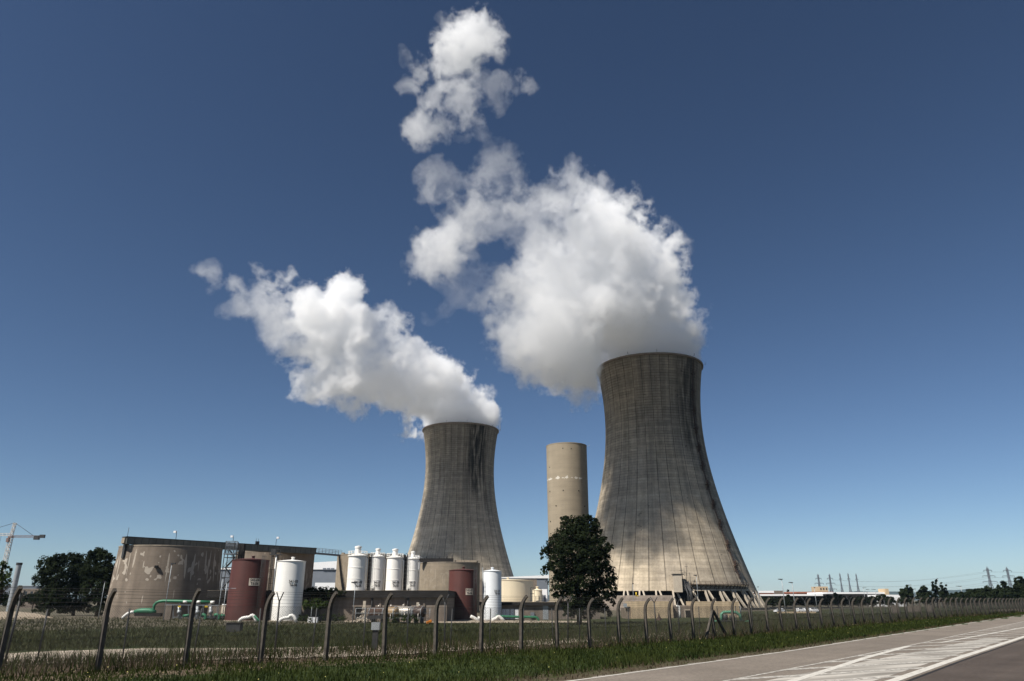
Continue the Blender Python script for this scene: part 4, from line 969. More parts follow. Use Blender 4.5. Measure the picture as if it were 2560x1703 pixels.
mb = MB(); gbox(mb, .6, 1.6, -2.2, -.9, zA - 4.4, zA - .96); mb.build('drop_pipe', M['dark_steel'], gal)
mb = MB()
for u in np.arange(2, L, 1.9): gbox(mb, u - .05, u + .05, 1.003, 1.06, zA - .95, zA + .75)
mb.build('cover_strip', M['dark_steel'], gal)
mb = MB(); q = gpt(.4, 0, zA + .9); mb.tube([q, q + Vector((0, 0, 2.4))], .06, 5); mb.build('antenna', M['dark_steel'], gal)
def roof_lamp(u, label, z, h_=1.9, sg=-1):
    q = g0 + gpt(u, .3, z); r_ = empty('roof_lamp', q, label, 'lamp', 'floodlights on the tank gallery'); mb = MB(); mb.tube([(0, 0, 0), (0, 0, h_ * .6), (.1 * sg, 0, h_)], .07, 6); mb.build('pole', M['dark_steel'], r_)
    mb = MB(); mb.box((-.35 + .45 * sg, -.4, h_ - .1), (.3 + .45 * sg, .3, h_ + .45)); mb.build('lamp_head', M['white_wall'], r_)
def u_for(px):
    best = min(np.arange(0, L, .1), key=lambda u: abs(1280 + F * (g0 + gpt(u, 0, 0)).x / ((g0 + gpt(u, 0, 0)).y * CP + (zA - HC) * SP) - px)); return best
roof_lamp(u_for(437), 'white floodlight on the gallery above the middle of the biggest concrete tank', zA + .9)
roof_lamp(u_for(687), 'white floodlight on the gallery above the gap between red and cream-white tanks', zA + .9, 2.2, 1)
roof_lamp(u_for(580), 'white floodlight on the gallery beside the caged stair tower', zA + .9, 1.7)
mb = MB(); gbox(mb, L * .63, L * .65, .9, 1.3, zA + .95, zA + 1.8); 
for u in (.632, .645): mb.tube([gpt(L * u, 1.1, zA + .9), gpt(L * u, 1.1, zA + 2.6)], .06, 4)
mb.build('hatch_frame', M['dark_steel'], gal)
# --- footbridge from tank two to tank three
PA2, PB2 = at(784, 1383, 243), at(850, 1390, 256); fb = empty('footbridge', PA2, 'thin steel footbridge with railings spanning from the gallery to the tank behind the silos', 'bridge'); v = PB2 - PA2; v.z = 0
mb = MB(); mb.bar((0, 0, 0), v, 1.3, .55); mb.build('deck', M['pylon'], fb)
sd = Vector((v.y, -v.x, 0)).normalized()
for sg in (-1, 1):
    mb = MB()
    for h_ in (.5, .95, 1.4): mb.tube([sd * sg * .6 + Vector((0, 0, .25 + h_)), v + sd * sg * .6 + Vector((0, 0, .25 + h_))], .035, 4)
    for k in range(9): mb.tube([v * (k / 8) + sd * sg * .6 + Vector((0, 0, .2)), v * (k / 8) + sd * sg * .6 + Vector((0, 0, 1.65))], .045, 4)
    mb.build('railing', M['pylon'], fb)
# --- caged stair tower between the first concrete tank and the red tank
q = at(562, 1500, 190); zt_ = at(566, 1354, 190).z; zb = terrain(q.x, q.y); stw = empty('stair_tower', (q.x, q.y, zb), 'dark caged-top steel stair tower between the biggest concrete tank and larger red tank', 'stair tower'); Hs = zt_ - zb
mb = MB(); W2 = 1.15
for sx in (-1, 1):
    for sy in (-1, 1): mb.bar((sx * W2, sy * W2, -.2), (sx * W2, sy * W2, Hs), .16)
for k, z in enumerate(np.arange(2.4, Hs, 2.4)):
    for a, b in (((-1, -1), (1, -1)), ((1, -1), (1, 1)), ((1, 1), (-1, 1)), ((-1, 1), (-1, -1))): mb.bar((a[0] * W2, a[1] * W2, z), (b[0] * W2, b[1] * W2, z), .12)
    s_ = 1 if k % 2 else -1
    mb.bar((-s_ * W2, -W2, z - 2.4), (s_ * W2, -W2, z), .09); mb.bar((-s_ * W2, W2, z - 2.4), (s_ * W2, W2, z), .09)
mb.build('frame', M['dark_steel'], stw)
mb = MB()
for k, z in enumerate(np.arange(0, Hs - 2.4, 2.4)):
    s_ = 1 if k % 2 else -1; mb.bar((-s_ * W2 * .9, .3, z), (s_ * W2 * .9, .3, z + 2.4), .7, .12); mb.bar((-s_ * W2 * .9, .0, z + 1), (s_ * W2 * .9, .0, z + 3.4), .06)
mb.build('stair_flight', M['dark_steel'], stw)
mb = MB(); mb.box((-W2 * 1.25, -W2 * 1.2, Hs - 3.2), (W2 * 1.25, W2 * 1.2, Hs - 3.0))
for a in np.linspace(0, 2 * math.pi, 14, endpoint=False): mb.tube([(W2 * 1.2 * math.cos(a), W2 * 1.1 * math.sin(a), Hs - 3.0), (W2 * 1.2 * math.cos(a), W2 * 1.1 * math.sin(a), Hs)], .05, 4)
for h_ in (0, -1.0, -2.0): mb.tube([(W2 * 1.2 * math.cos(a), W2 * 1.1 * math.sin(a), Hs + h_) for a in np.linspace(0, 2 * math.pi, 17)], .05, 4)
mb.build('safety_cage', M['pylon'], stw)
mb = MB(); mb.box((1.6, .6, -.2), (2.9, 2.0, Hs - .5)); mb.build('riser_duct', M['fascia'], stw)
# --- access platform between red tank and cream-white tank
q = at(681, 1470, 176); zb = terrain(q.x, q.y); zt_ = at(683, 1388, 176).z; ap = empty('access_platform', (q.x, q.y, zb), 'tall ladder platform squeezed between the larger red tank and the cream-white tank', 'platform'); Hp = zt_ - zb
mb = MB()
for sx in (-.75, .55): 
    for sy in (-.5, .5): mb.bar((sx, sy, -.2), (sx, sy, Hp), .14)
for z in np.arange(.5, Hp, .5): mb.bar((-.75, -.5, z), (-.15, -.5, z), .05)
for z in np.arange(2, Hp, 3): mb.bar((-.75, -.5, z), (.55, -.5, z), .12)
mb.build('frame', M['dark_steel'], ap)
mb = MB(); mb.box((-1.2, -1.0, Hp), (1.3, .9, Hp + .18)); 
for h_ in (.6, 1.2): mb.bar((-1.2, -1.0, Hp + h_), (1.3, -1.0, Hp + h_), .07)
for x_ in (-1.2, 0, 1.3): mb.bar((x_, -1.0, Hp), (x_, -1.0, Hp + 1.25), .07)
mb.box((-1.15, -.2, Hp + .19), (-.1, .7, Hp + 1.4)); mb.build('landing', M['dark_steel'], ap)
mb = MB(); mb.tube([(.3, -.55, .5), (.3, -.55, Hp + .2)], .16, 6); mb.build('pipe', M['white_paint'], ap)
# --- long shed A (under the silos) and shed B
def wall_box(name, m, parent, x0, x1, y0, y1, z0, z1, label=None):
    mb = MB(); mb.box((x0, y0, z0), (x1, y1, z1)); return mb.build(name, m, parent, label)
ax0, ax1 = at(520, 1520, 178).x, at(1124, 1520, 186).x
shA = empty('pump_shed', (ax0, 178, -2.2), 'long low brown shed with a deep dark roof fascia carrying the four white silos', 'shed'); wA = ax1 - ax0
DECK = 4.4
wall_box('wall', M['wall_brown'], shA, 0, wA, 0, 24, -1, DECK + 2.2 - 1.62); wall_box('fascia', M['fascia'], shA, -.3, wA + .3, -.9, 24.3, DECK + 2.2 - 1.6, DECK + 2.2 - .05); wall_box('roof', M['concrete'], shA, -.35, wA + .35, -.95, 62, DECK + 2.2 - .045, DECK + 2.2)
for k, px in enumerate((896,)):
    x = at(px, 1530, 178).x - ax0; wall_box('doorway', M['dark_open'], shA, x - .7, x + .75, -.06, .3, -.4, 3.0)
for px in (800, 845, 950, 1010, 1060): x = at(px, 1520, 178).x - ax0; wall_box('pilaster', M['wall_brown'], shA, x - .25, x + .25, -.2, .2, -.6, 4.9)
for px in (930, 1020): x = at(px, 1520, 178).x - ax0; mb = MB(); mb.tube([(x, -.35, 0), (x, -.35, DECK + 2.6)], .22, 6); mb.build('down_pipe', M['dark_steel'], shA)
bx0, bx1 = at(1200, 1530, 208).x, at(1500, 1530, 208).x
shB = empty('garage_shed', (bx0, 208, -2.8), 'low flat-roofed shed with four white garage doors under the cream tanks', 'shed'); wB = bx1 - bx0; zr = 1.75 + 2.8
wall_box('wall', M['wall_brown'], shB, 0, wB, 0, 40, -1, zr - .85); wall_box('fascia', M['fascia'], shB, -.2, wB + .2, -.7, 40, zr - .848, zr - .045); wall_box('roof', M['concrete'], shB, -.25, wB + .25, -.75, 45, zr - .042, zr)
for px in (1259.5, 1269.5, 1280.5, 1291.5): x = at(px, 1530, 208).x - bx0; wall_box('garage_door', M['white_wall'], shB, x - .50, x + .50, -.08, .1, .25, 2.75)
x = at(1364, 1530, 208).x - bx0; wall_box('door', M['steel'], shB, x - .75, x + .75, -.08, .1, .1, 3.6)
for px in (1300, 1390, 1440): x = at(px, 1530, 208).x - bx0; wall_box('pilaster', M['concrete'], shB, x - .3, x + .3, -.25, .1, 0, zr - .86)
x = at(1331, 1530, 208).x - bx0; wall_box('meter_box', M['grey_wall'], shB, x - .5, x + .5, -.4, -.01, .4, 1.9)
q = at(1361.5, 1490, 224); cabn = empty('roof_cabin', (q.x, 224, 1.75), 'narrow white cabin on the deck right of the small cream tank', 'cabin'); wall_box('wall', M['white_wall'], cabn, -.75, .75, 0, 2, 0, at(1361, 1473, 224).z - 1.75); wall_box('door', M['grey_wall'], cabn, -.2, .35, -.03, .05, .05, 1.9)
q = at(1331, 1480, 219.0); pf = empty('tank_platform', (q.x, 219, 1.75), 'small dark platform against the small cream tank', 'platform'); mb = MB()
zz = at(1331, 1477, 219).z - 1.75
for sx in (-.5, .5): 
    for sy in (-.4, .4): mb.bar((sx, sy, 0), (sx, sy, zz + .9), .12)
mb.box((-.6, -.5, zz - .9), (.6, .5, zz - .75)); mb.bar((-.5, -.4, zz + .85), (.5, -.4, zz + .85), .1); mb.build('frame', M['dark_steel'], pf)
# --- four white silos on the deck
SIL = [(868.8, 913.6, 1390, 180, 'widest white silo, leftmost on the roof', 897), (925.0, 958.6, 1392, 215, 'narrow white silo with a side ladder, second from the left', 944.5), (965.8, 1004.8, 1394.5, 200, 'white silo standing third from the left, half hiding the second one', 991), (1015.6, 1045.6, 1397.5, 236, 'slimmest white silo with a side ladder, at the right end of the row', 1032.5)]
for i, (p0, p1, yt, Y, lb, tpx) in enumerate(SIL):
    x, r, zt = tank_geo(p0, p1, yt, Y, 1435); H = zt - DECK; root = empty('silo', (x, Y, DECK), lb, 'silo', 'white silos on the shed roof')
    mb = MB(); mb.smooth = True; mb.lathe([(r + .05, 0), (r + .05, .5), (r, .55), (r, H * .33), (r + .05, H * .333), (r + .05, H * .345), (r, H * .348), (r, H * .655), (r + .06, H * .658), (r + .06, H * .672), (r, H * .675), (r, H - .02)], 48); mb.build('shell', M['silo_paint'], root, smooth_angle=40)
    mb = MB(); mb.smooth = True; mb.lathe([(r + .22, H - .02), (r + .22, H + .16), (r, H + .18), (.6, H + .7)], 48); mb.build('roof', M['silo_paint'], root, smooth_angle=35)
    mb = MB(); mb.smooth = True; vr = r * .34; mb.lathe([(vr, H + .1), (vr, H + 1.9), (vr + .12, H + 1.95), (vr + .12, H + 2.3), (vr - .1, H + 2.35), (.03, H + 2.5)], 24); mb.build('filter_cap', M['silo_paint'], root, smooth_angle=35)
    mb = MB()
    for k in range(18): a = 2 * math.pi * k / 18; mb.tube([((r + .15) * math.cos(a), (r + .15) * math.sin(a), H + .1), ((r + .15) * math.cos(a), (r + .15) * math.sin(a), H + 1.15)], .045, 4)
    for h_ in (.6, 1.15): mb.tube([((r + .15) * math.cos(a), (r + .15) * math.sin(a), H + h_) for a in np.linspace(0, 2 * math.pi, 25)], .045, 4)
    mb.build('railing', M['silo_paint'], root)
    ang = math.asin(max(-.9, min(.9, (tpx - (p0 + p1) / 2) / ((p1 - p0) / 2)))) + math.atan2(-x, Y)
    lettering(root, r + .03, ['541-0%d' % (8 - i), 'T6-05'], .86, ang, at(tpx, 1460.5, Y - r).z - DECK, M['black'], 1.1, .8)
    if i in (1, 3):
        ladder(root, r, math.atan2(-x, Y) - .75, .4, H, M['pylon'], True)
        mb = MB(); mb.box((-r - .9, -r - .3, 1.0), (-.2, -r + .3, 1.15)); 
        for dx in (-r - .85, -r * .5, -.25): mb.bar((dx, -r - .25, 0), (dx, -r - .25, 2.2), .1)
        for h_ in (1.7, 2.2): mb.bar((-r - .85, -r - .25, h_), (-.25, -r - .25, h_), .08)
        mb.build('service_landing', M['silo_paint'], root)
    mb = MB(); mb.tube([(r + .35, -r * .2, .2), (r + .35, -r * .2, H * .92), (r * .7, -r * .2, H + .3)], .16, 6); mb.build('fill_pipe', M['silo_paint'], root)
for px, Y, lb in ((919, 205, 'dark steel cable mast between the first and second silos'), (1010, 222, 'dark steel cable mast between the third and fourth silos')):
    q = at(px, 1478, Y); r_ = empty('pipe_rack', (q.x, Y, DECK), lb, 'mast', 'dark masts between the silos'); mb = MB(); hh = at(px, 1386, Y).z - DECK
    for sx in (-.55, .55): mb.bar((sx, 0, 0), (sx, 0, hh), .28)
    for z in np.arange(.6, hh, 1.1): mb.bar((-.55, 0, z), (.55, 0, z + .5), .12)
    mb.build('frame', M['dark_steel'], r_); mb = MB(); mb.box((-.35, .3, 0), (.35, .9, hh - .6)); mb.build('duct', M['fascia'], r_)
# --- halls behind the tanks
def hall(label, px0, px1, ytop, ybase, Y, m, depth, roofm=None, roof_rise=0., roof_px=None):
    x0, x1 = at(px0, ytop, Y).x, at(px1, ytop, Y).x; zt = at((px0 + px1) / 2, ytop, Y).z
    r_ = empty('industrial_hall', (x0, Y, GZ), label, 'hall'); wall_box('wall', m, r_, 0, x1 - x0, 0, depth, -.5, zt - GZ)
    if roofm:
        w_ = x1 - x0; h0 = zt - GZ + .004; mb = MB(); mb.add([(-.5, -.6, h0), (w_ + .5, -.6, h0), (w_ + .5, depth, h0), (-.5, depth, h0), (-.5, -.6, h0 + .5), (w_ + .5, -.6, h0 + .5 + roof_rise), (w_ + .5, depth, h0 + .6 + roof_rise), (-.5, depth, h0 + .6)],
            [(0, 3, 2, 1), (4, 5, 6, 7), (0, 1, 5, 4), (1, 2, 6, 5), (2, 3, 7, 6), (3, 0, 4, 7)]); mb.build('roof', roofm, r_)
    return r_
h1 = hall('big grey hall with a white sloping roof edge seen past the footbridge', 530, 1046, 1424, 1480, 470, M['grey_wall'], 60, M['white_wall'], 7.5)
for px in (812, 822, 832): 
    x = at(px, 1420, 470).x - h1.location.x; wall_box('roof_window', M['grey_wall'], h1, x - 1.0, x + 1.0, -.8, -.62, 21.9, 23.0)
h2 = hall('small bright white building in front of the grey hall', 788, 842, 1457, 1480, 330, M['white_wall'], 12)
h3 = hall('dark hall with a white roof edge between the small tower and the chimney', 1240, 1370, 1446, 1495, 470, M['grey_wall'], 70, M['white_wall'], 1.4)
h4 = hall('brown concrete block in front of the white-roofed dark hall', 1150, 1342, 1449, 1495, 400, M['wall_brown'], 16)
# --- row of old process vessels in front of the shed
VES = [(946, 1532, 169.5, 'rust-brown horizontal vessel at the left end of the vessel row', M['rust'], 4.2), (977, 1531, 169.5, 'tan-brown horizontal vessel in the middle of the vessel row', mat('tan_lagging', (.30, .20, .10), .5, .4, .3, 1), 3.4), (1008, 1530, 169.5, 'silver lagged horizontal vessel near the right of the vessel row', M['lagging'], 4.6), (1048, 1530, 168.5, 'dark round-ended vessel at the right end of the vessel row', mat('dark_brown_paint', (.07, .045, .035), .5, .4, .3, 1), 2.4)]
for px, py, Y, lb, m_, ln in VES:
    q = at(px, py, Y); zb = terrain(q.x, Y); r_ = empty('process_vessel', (q.x, Y, zb), lb, 'vessel', 'horizontal vessels before the shed', math.radians(-24)); rv = 1.12; zc = q.z - zb
    mb = MB(); mb.smooth = True; prof = [(.02, -ln / 2 - .35), (rv * .6, -ln / 2 - .25), (rv * .95, -ln / 2), (rv, -ln / 2 + .1), (rv, ln / 2 - .1), (rv * .95, ln / 2), (rv * .6, ln / 2 + .25), (.02, ln / 2 + .35)]
    mb.lathe(prof, 28); mb.v = [(z, -y if False else y, x + zc) for x, y, z in mb.v]; mb.build('drum', m_, r_, smooth_angle=50)
    for u in (-ln * .3, ln * .3): mb = MB(); mb.box((u - .15, -.7, -.1), (u + .15, .7, zc - rv * .75)); mb.build('saddle', M['dark_steel'], r_)
    mb = MB()
    for u in (-ln * .42, ln * .42): mb.tube([(u, (rv + .03) * math.cos(a), zc + (rv + .03) * math.sin(a)) for a in np.linspace(0, 2 * math.pi, 25)], .07, 5)
    mb.build('flange', M['steel'], r_)
    mb = MB(); mb.tube([(0, 0, zc + rv), (0, 0, zc + rv + .45)], .2, 8); mb.tube([(ln * .3, -rv * .6, zc - .2), (ln * .3, -rv - .5, zc - .3), (ln * .3, -rv - .5, .1)], .1, 6); mb.build('nozzle', M['lagging'], r_)
q0, q1 = at(890, 1521, 167.5), at(1075, 1521, 167.5); rl_ = empty('railing', (q0.x, 167.5, terrain(q0.x, 167.5)), 'thin pipe railing running in front of the vessel row', 'railing'); mb = MB(); Lr = q1.x - q0.x
for h_ in (.9, 1.9, q0.z - rl_.location.z): mb.tube([(0, 0, h_), (Lr, 0, h_)], .045, 5)
for k in range(9): mb.tube([(Lr * k / 8, 0, -.1), (Lr * k / 8, 0, q0.z - rl_.location.z)], .05, 5)
mb.build('rail', M['steel'], rl_)
for px, yt, lb in ((912, 1502, 'pale concrete post with a spill of rubble at its foot'), (1045, 1506, 'short pale concrete post rising above the dark vessel')):
    Y = 171.0; q = at(px, yt, Y); zb = terrain(q.x, Y); r_ = empty('concrete_post', (q.x, Y, zb), lb, 'post'); wall_box('shaft', M['leg'], r_, -.3, .3, -.3, .3, -.2, q.z - zb)
    mb = MB(); mb.box((-.42, -.42, q.z - zb - 1.7), (.42, .42, q.z - zb - 1.3)); mb.build('bracket', M['leg'], r_)
q = at(906, 1548, 168.5); rb_ = tag(MB().add([(0, 0, 0)], []).build('rubble_heap', M['leg']), 'pale heap of broken concrete against the post by the dark doorway', 'rubble'); 
bm = bmesh.new(); rr2 = random.Random(4)
for k in range(60):
    a, d_ = rr2.uniform(0, 6.28), rr2.uniform(0, 1) ** .7 * 1.7; h_ = max(0, 2.3 * (1 - d_ / 1.75)) * rr2.uniform(.4, 1); s_ = rr2.uniform(.18, .5)
    bmesh.ops.create_cube(bm, size=1, matrix=Matrix.Translation((math.cos(a) * d_, math.sin(a) * d_ * .7, h_)) @ Matrix.Rotation(rr2.uniform(0, 6), 4, Vector((rr2.random(), rr2.random(), .5)).normalized()) @ Matrix.Diagonal((s_ * 1.4, s_, s_ * .8, 1)))
bm.to_mesh(rb_.data); bm.free(); rb_.location = (q.x, 168.5, terrain(q.x, 168.5))
q = at(1073, 1540, 167); og = tag(MB().build('road_barrier', M['orange']), 'tipped orange barrier block lying by the end of the vessels', 'barrier'); bm = bmesh.new(); bmesh.ops.create_cube(bm, size=1, matrix=Matrix.Diagonal((1.25, .5, .5, 1)))
for v in bm.verts:
    if v.co.z > 0: v.co.y *= .5
bmesh.ops.bevel(bm, geom=bm.edges[:], offset=.05, segments=2, affect='EDGES'); bm.to_mesh(og.data); bm.free(); og.location = (q.x, 167, terrain(q.x, 167) + .42); og.rotation_euler = (.2, -.35, .4)
# --- green pump line in front of the biggest tank
YP = 176.0
def P(px, py, Y=YP): return at(px, py, Y)
q = P(420, 1545); zb = terrain(q.x, YP); gp = empty('pump_line', (q.x, YP, zb), 'green pump line with white joints running in front of the biggest concrete tank', 'pipework'); go = Vector(gp.location)
mb = MB(); mb.tube([P(x, y) - go for x, y in ((383, 1531), (384, 1522), (386, 1513), (391, 1507), (398, 1504), (408, 1502.5), (440, 1503), (480, 1504), (531, 1505.5))], .31, 12); mb.build('main_pipe', M['green_paint'], gp)
for a, b in ((459, 469), (492, 502), (527, 536)):
    mb = MB(); ya, yb = 1502.2 + (a - 403) * .026, 1502.2 + (b - 403) * .026; mb.tube([P(a, ya + .4) - go, P(b, yb + .4) - go], .345, 12); mb.build('pipe_joint', M['white_paint'], gp)
mb = MB(); mb.smooth = True; mb.tube([P(336, 1530) - go, P(345, 1528) - go, P(352, 1527.5) - go, P(372, 1527.5) - go, P(380, 1529) - go, P(389, 1530) - go], [.36, .5, .62, .66, .6, .4], 14); mb.build('silencer', M['green_paint'], gp)
mb = MB(); mb.bar(P(338, 1536) - go, P(404, 1537) - go, .9, .75); mb.build('plinth', M['fascia'], gp)
mb = MB(); mb.tube([P(306, 1546) - go, P(312, 1540) - go, P(320, 1534) - go, P(328, 1531) - go, P(337, 1530) - go], .36, 10); mb.build('inlet_hose', M['white_paint'], gp)
mb = MB(); w_ = P(421, 1530) - go; mb.box((w_.x - .75, w_.y - .3, -.1), (w_.x + .75, w_.y + .4, P(421, 1513).z - go.z)); mb.build('cabinet', M['wall_brown'], gp)
mb = MB()
for px in (413, 433, 452, 471, 490, 508, 528, 543): mb.bar(P(px, 1548) - go, P(px, 1512) - go, .12)
mb.bar(P(413, 1512) - go, P(546, 1513.5) - go, .14); mb.bar(P(433, 1543) - go, P(540, 1543) - go, .12); mb.build('support_frame', M['pylon'], gp)
for px in (448, 494, 527):
    mb = MB(); b_ = P(px, 1548) - go; t_ = P(px, 1516) - go; mb.tube([b_, (b_ + t_) / 2, t_], [.35, .28, .36], 10); mb.tube([(b_ + t_) * .5 + Vector((0, 0, -.2)), (b_ + t_) * .5 + Vector((0, 0, .5))], .5, 10); mb.build('pump', M['steel'], gp)
for px in (512, 546):
    mb = MB(); mb.tube([P(px - 10, 1538) - go, P(px - 4, 1536.5) - go, P(px + 1, 1539) - go, P(px + 2, 1545) - go, P(px + 2, 1551) - go], .34, 10); mb.build('elbow', M['green_paint'], gp)
mb = MB(); mb.tube([P(458, 1540) - go, P(476, 1538) - go], .3, 8); mb.tube([P(553, 1538) - go, P(564, 1540) - go], .28, 8); mb.build('branch_pipe', M['green_paint'], gp)
for px in (448.5, 515.5): 
    mb = MB(); w_ = P(px, 1516.5, YP - .5) - go; mb.box((w_.x - .33, w_.y - .02, w_.z - .17), (w_.x + .33, w_.y + .02, w_.z + .17)); mb.build('warning_plate', M['yellow'], gp)
q = P(560, 1530, 178); gk = empty('gatehouse_kiosk', (q.x, 178, terrain(q.x, 178)), 'white and brown service kiosk tucked left of the larger red tank', 'kiosk'); wall_box('wall', M['white_wall'], gk, -.1, 1.1, 0, 1.5, -.2, 5.0 - .8); wall_box('panel', M['sign'], gk, -.6, .25, -.3, -.02, .4, 3.2); mb = MB(); mb.tube([(.55, -.3, 0), (.55, -.3, 3.3), (-.5, -.3, 3.3)], .12, 6); mb.build('vent_pipe', M['white_wall'], gk)
# --- white lagged pipe loops at the feet of the tanks
def loop(pts, Y, r_, label, m_=None):
    q = at(*pts[0], Y); zb = terrain(q.x, Y); rt = empty('pipe_loop', (q.x, Y, zb), label, 'pipe', 'white pipe loops at the tank feet'); o_ = Vector(rt.location); mb = MB(); mb.tube([at(x, y, Y) - o_ for x, y in pts], r_, 10); mb.build('lagged_pipe', m_ or M['white_paint'], rt); return rt, o_
rt, o_ = loop([(597, 1556), (600, 1550), (606, 1546), (613, 1544.5), (624, 1543), (627, 1540), (631, 1538.5), (635, 1541), (639, 1548), (643, 1556)], 161, .36, 'white pipe loop in front of the larger red tank')
mb = MB(); mb.tube([at(636, 1540, 160.6) - o_, at(645, 1549, 160.6) - o_, at(651, 1556, 160.6) - o_], .22, 8); mb.build('green_pipe', M['green_paint'], rt)
rt, o_ = loop([(697, 1556), (701, 1550), (708, 1546), (716, 1544.5), (722, 1544), (725, 1540), (729, 1538.5), (734, 1541), (738, 1547), (741, 1556)], 161, .36, 'white pipe loop in front of the cream-white tank')
mb = MB(); mb.tube([at(722, 1543, 161.4) - o_, at(724, 1538.5, 161.4) - o_, at(729, 1536.5, 161.4) - o_, at(733, 1538, 161.4) - o_], .2, 8); mb.build('green_pipe', M['green_paint'], rt)
loop([(1176, 1541), (1181, 1543), (1190, 1548), (1199, 1554)], 190, .42, 'short white pipe stub sloping down beside the smaller red tank')
loop([(1194, 1544.5), (1204, 1546), (1211, 1549), (1220, 1554)], 191, .36, 'white pipe sloping to the ground in front of the slim white tank')
rt, o_ = loop([(1231, 1554), (1234, 1548.5), (1240, 1547), (1243, 1543), (1247, 1541.5), (1253, 1546), (1262, 1554)], 189, .42, 'bent white pipe at the right foot of the slim white tank')
q = at(1250, 1541, 190); gp2 = empty('green_pipe', (q.x, 190, terrain(q.x, 190)), 'long low green pipe running right from the slim white tank', 'pipe'); o_ = Vector(gp2.location); mb = MB(); mb.tube([at(x, y, 190) - o_ for x, y in ((1240, 1540), (1246, 1541), (1300, 1542.5), (1338, 1543), (1343, 1544.5), (1346, 1549), (1347, 1556))], .30, 10); mb.build('pipe', M['green_paint'], gp2)
mb = MB()
for px in (1262, 1285, 1310, 1332): mb.bar(at(px, 1543, 190) - o_, at(px, 1553, 190) - o_, .18)
mb.build('support', M['dark_steel'], gp2)
# --- lamp posts in the yard
def lamp_post(px, ybase, ytop, Y, label, kind='lamp_post', arm=1.0, r_=.07, head=True, grp='yard lamp posts'):
    q = at(px, (ybase + ytop) / 2, Y); zb = terrain(q.x, Y); zt = at(px, ytop, Y).z; rt = empty(kind, (q.x, Y, zb), label, 'lamp post', grp); mb = MB(); mb.tube([(0, 0, -.2), (0, 0, (zt - zb) * .6), (0, 0, zt - zb)], [r_ * 1.3, r_, r_ * .8], 7); mb.build('pole', M['steel'], rt)
    if head: mb = MB(); mb.box((-arm * .25, -.25, zt - zb - .02), (arm, .25, zt - zb + .22)); mb.tube([(0, 0, zt - zb - .15), (arm * .7, 0, zt - zb + .02)], .05, 5); mb.build('lamp_head', M['dark_steel'], rt)
lamp_post(419, 1548, 1410, 165, 'lamp post in front of the biggest concrete tank', arm=.8)
lamp_post(255, 1533, 1456, 180, 'lamp post beside the dark trees at the left', arm=.3)
lamp_post(550, 1548, 1446, 163, 'lamp post left of the larger red tank', arm=.3)
lamp_post(885, 1551, 1457.5, 160, 'lamp post in front of the widest silo', arm=-.8)
lamp_post(1584, 1543, 1460, 240, 'lamp post before the shaded left part of the near cooling tower', arm=.3)
lamp_post(1745, 1545, 1439, 235, 'lamp post before the gallery of the near cooling tower', arm=-.8)
q = at(558, 1530, 164); pb = empty('signal_post', (q.x, 164, terrain(q.x, 164)), 'thin steel mast with one crossarm left of the larger red tank', 'mast'); mb = MB(); mb.tube([(0, 0, -.2), (0, 0, at(558, 1458, 164).z - pb.location.z)], .08, 6); mb.build('pole', M['steel'], pb); mb = MB(); zz = at(558, 1471, 164).z - pb.location.z; mb.bar((0, 0, zz), (2.1, 0, zz), .1); mb.build('crossarm', M['steel'], pb)
# --- things on the grass bank
q = ground_at(584, 1580); bxo = empty('utility_box', (q.x, q.y, q.z), 'squat dark box half sunk in the grass bank below the red tank', 'box'); mb = MB(); wd = 1.0; mb.box((-wd, -.5, -.3), (wd, .7, 1.15)); mb.build('body', M['dark_steel'], bxo); mb = MB(); mb.box((-wd - .08, -.6, 1.152), (wd + .08, .8, 1.25)); mb.build('lid', M['fascia'], bxo)
q = ground_at(936, 1628); ip = empty('marker_post', (q.x, q.y, q.z), 'dark post topped with a pale instrument box behind the fence', 'post'); mb = MB(); mb.box((-.13, -.1, -.2), (.13, .1, .95)); mb.build('post', M['dark_steel'], ip); mb = MB(); mb.box((-.2, -.16, .952), (.2, .14, 1.3)); mb.build('instrument', M['steel'], ip); mb = MB(); mb.tube([(0, 0, 1.3), (0, 0, 1.5), (.25, 0, 1.62)], .03, 5); mb.bar((-.45, 0, 1.52), (.5, 0, 1.55), .12, .16); mb.build('arm', M['dark_steel'], ip)
q = at(785, 1546, 162); wb = empty('white_cabinet', (q.x, 162, terrain(q.x, 162)), 'low white cabinet under the shrub right of the cream-white tank', 'cabinet'); wall_box('body', M['white_wall'], wb, -1.2, .7, 0, .8, -.1, 1.05); wall_box('end_panel', M['white_paint'], wb, -1.35, -1.203, .1, .7, -.1, 1.2); mb = MB(); mb.tube([(-.6, -.2, -.1), (-.6, -.2, 3.1), (-.1, -.2, 3.1)], .06, 5); mb.build('pole', M['steel'], wb)
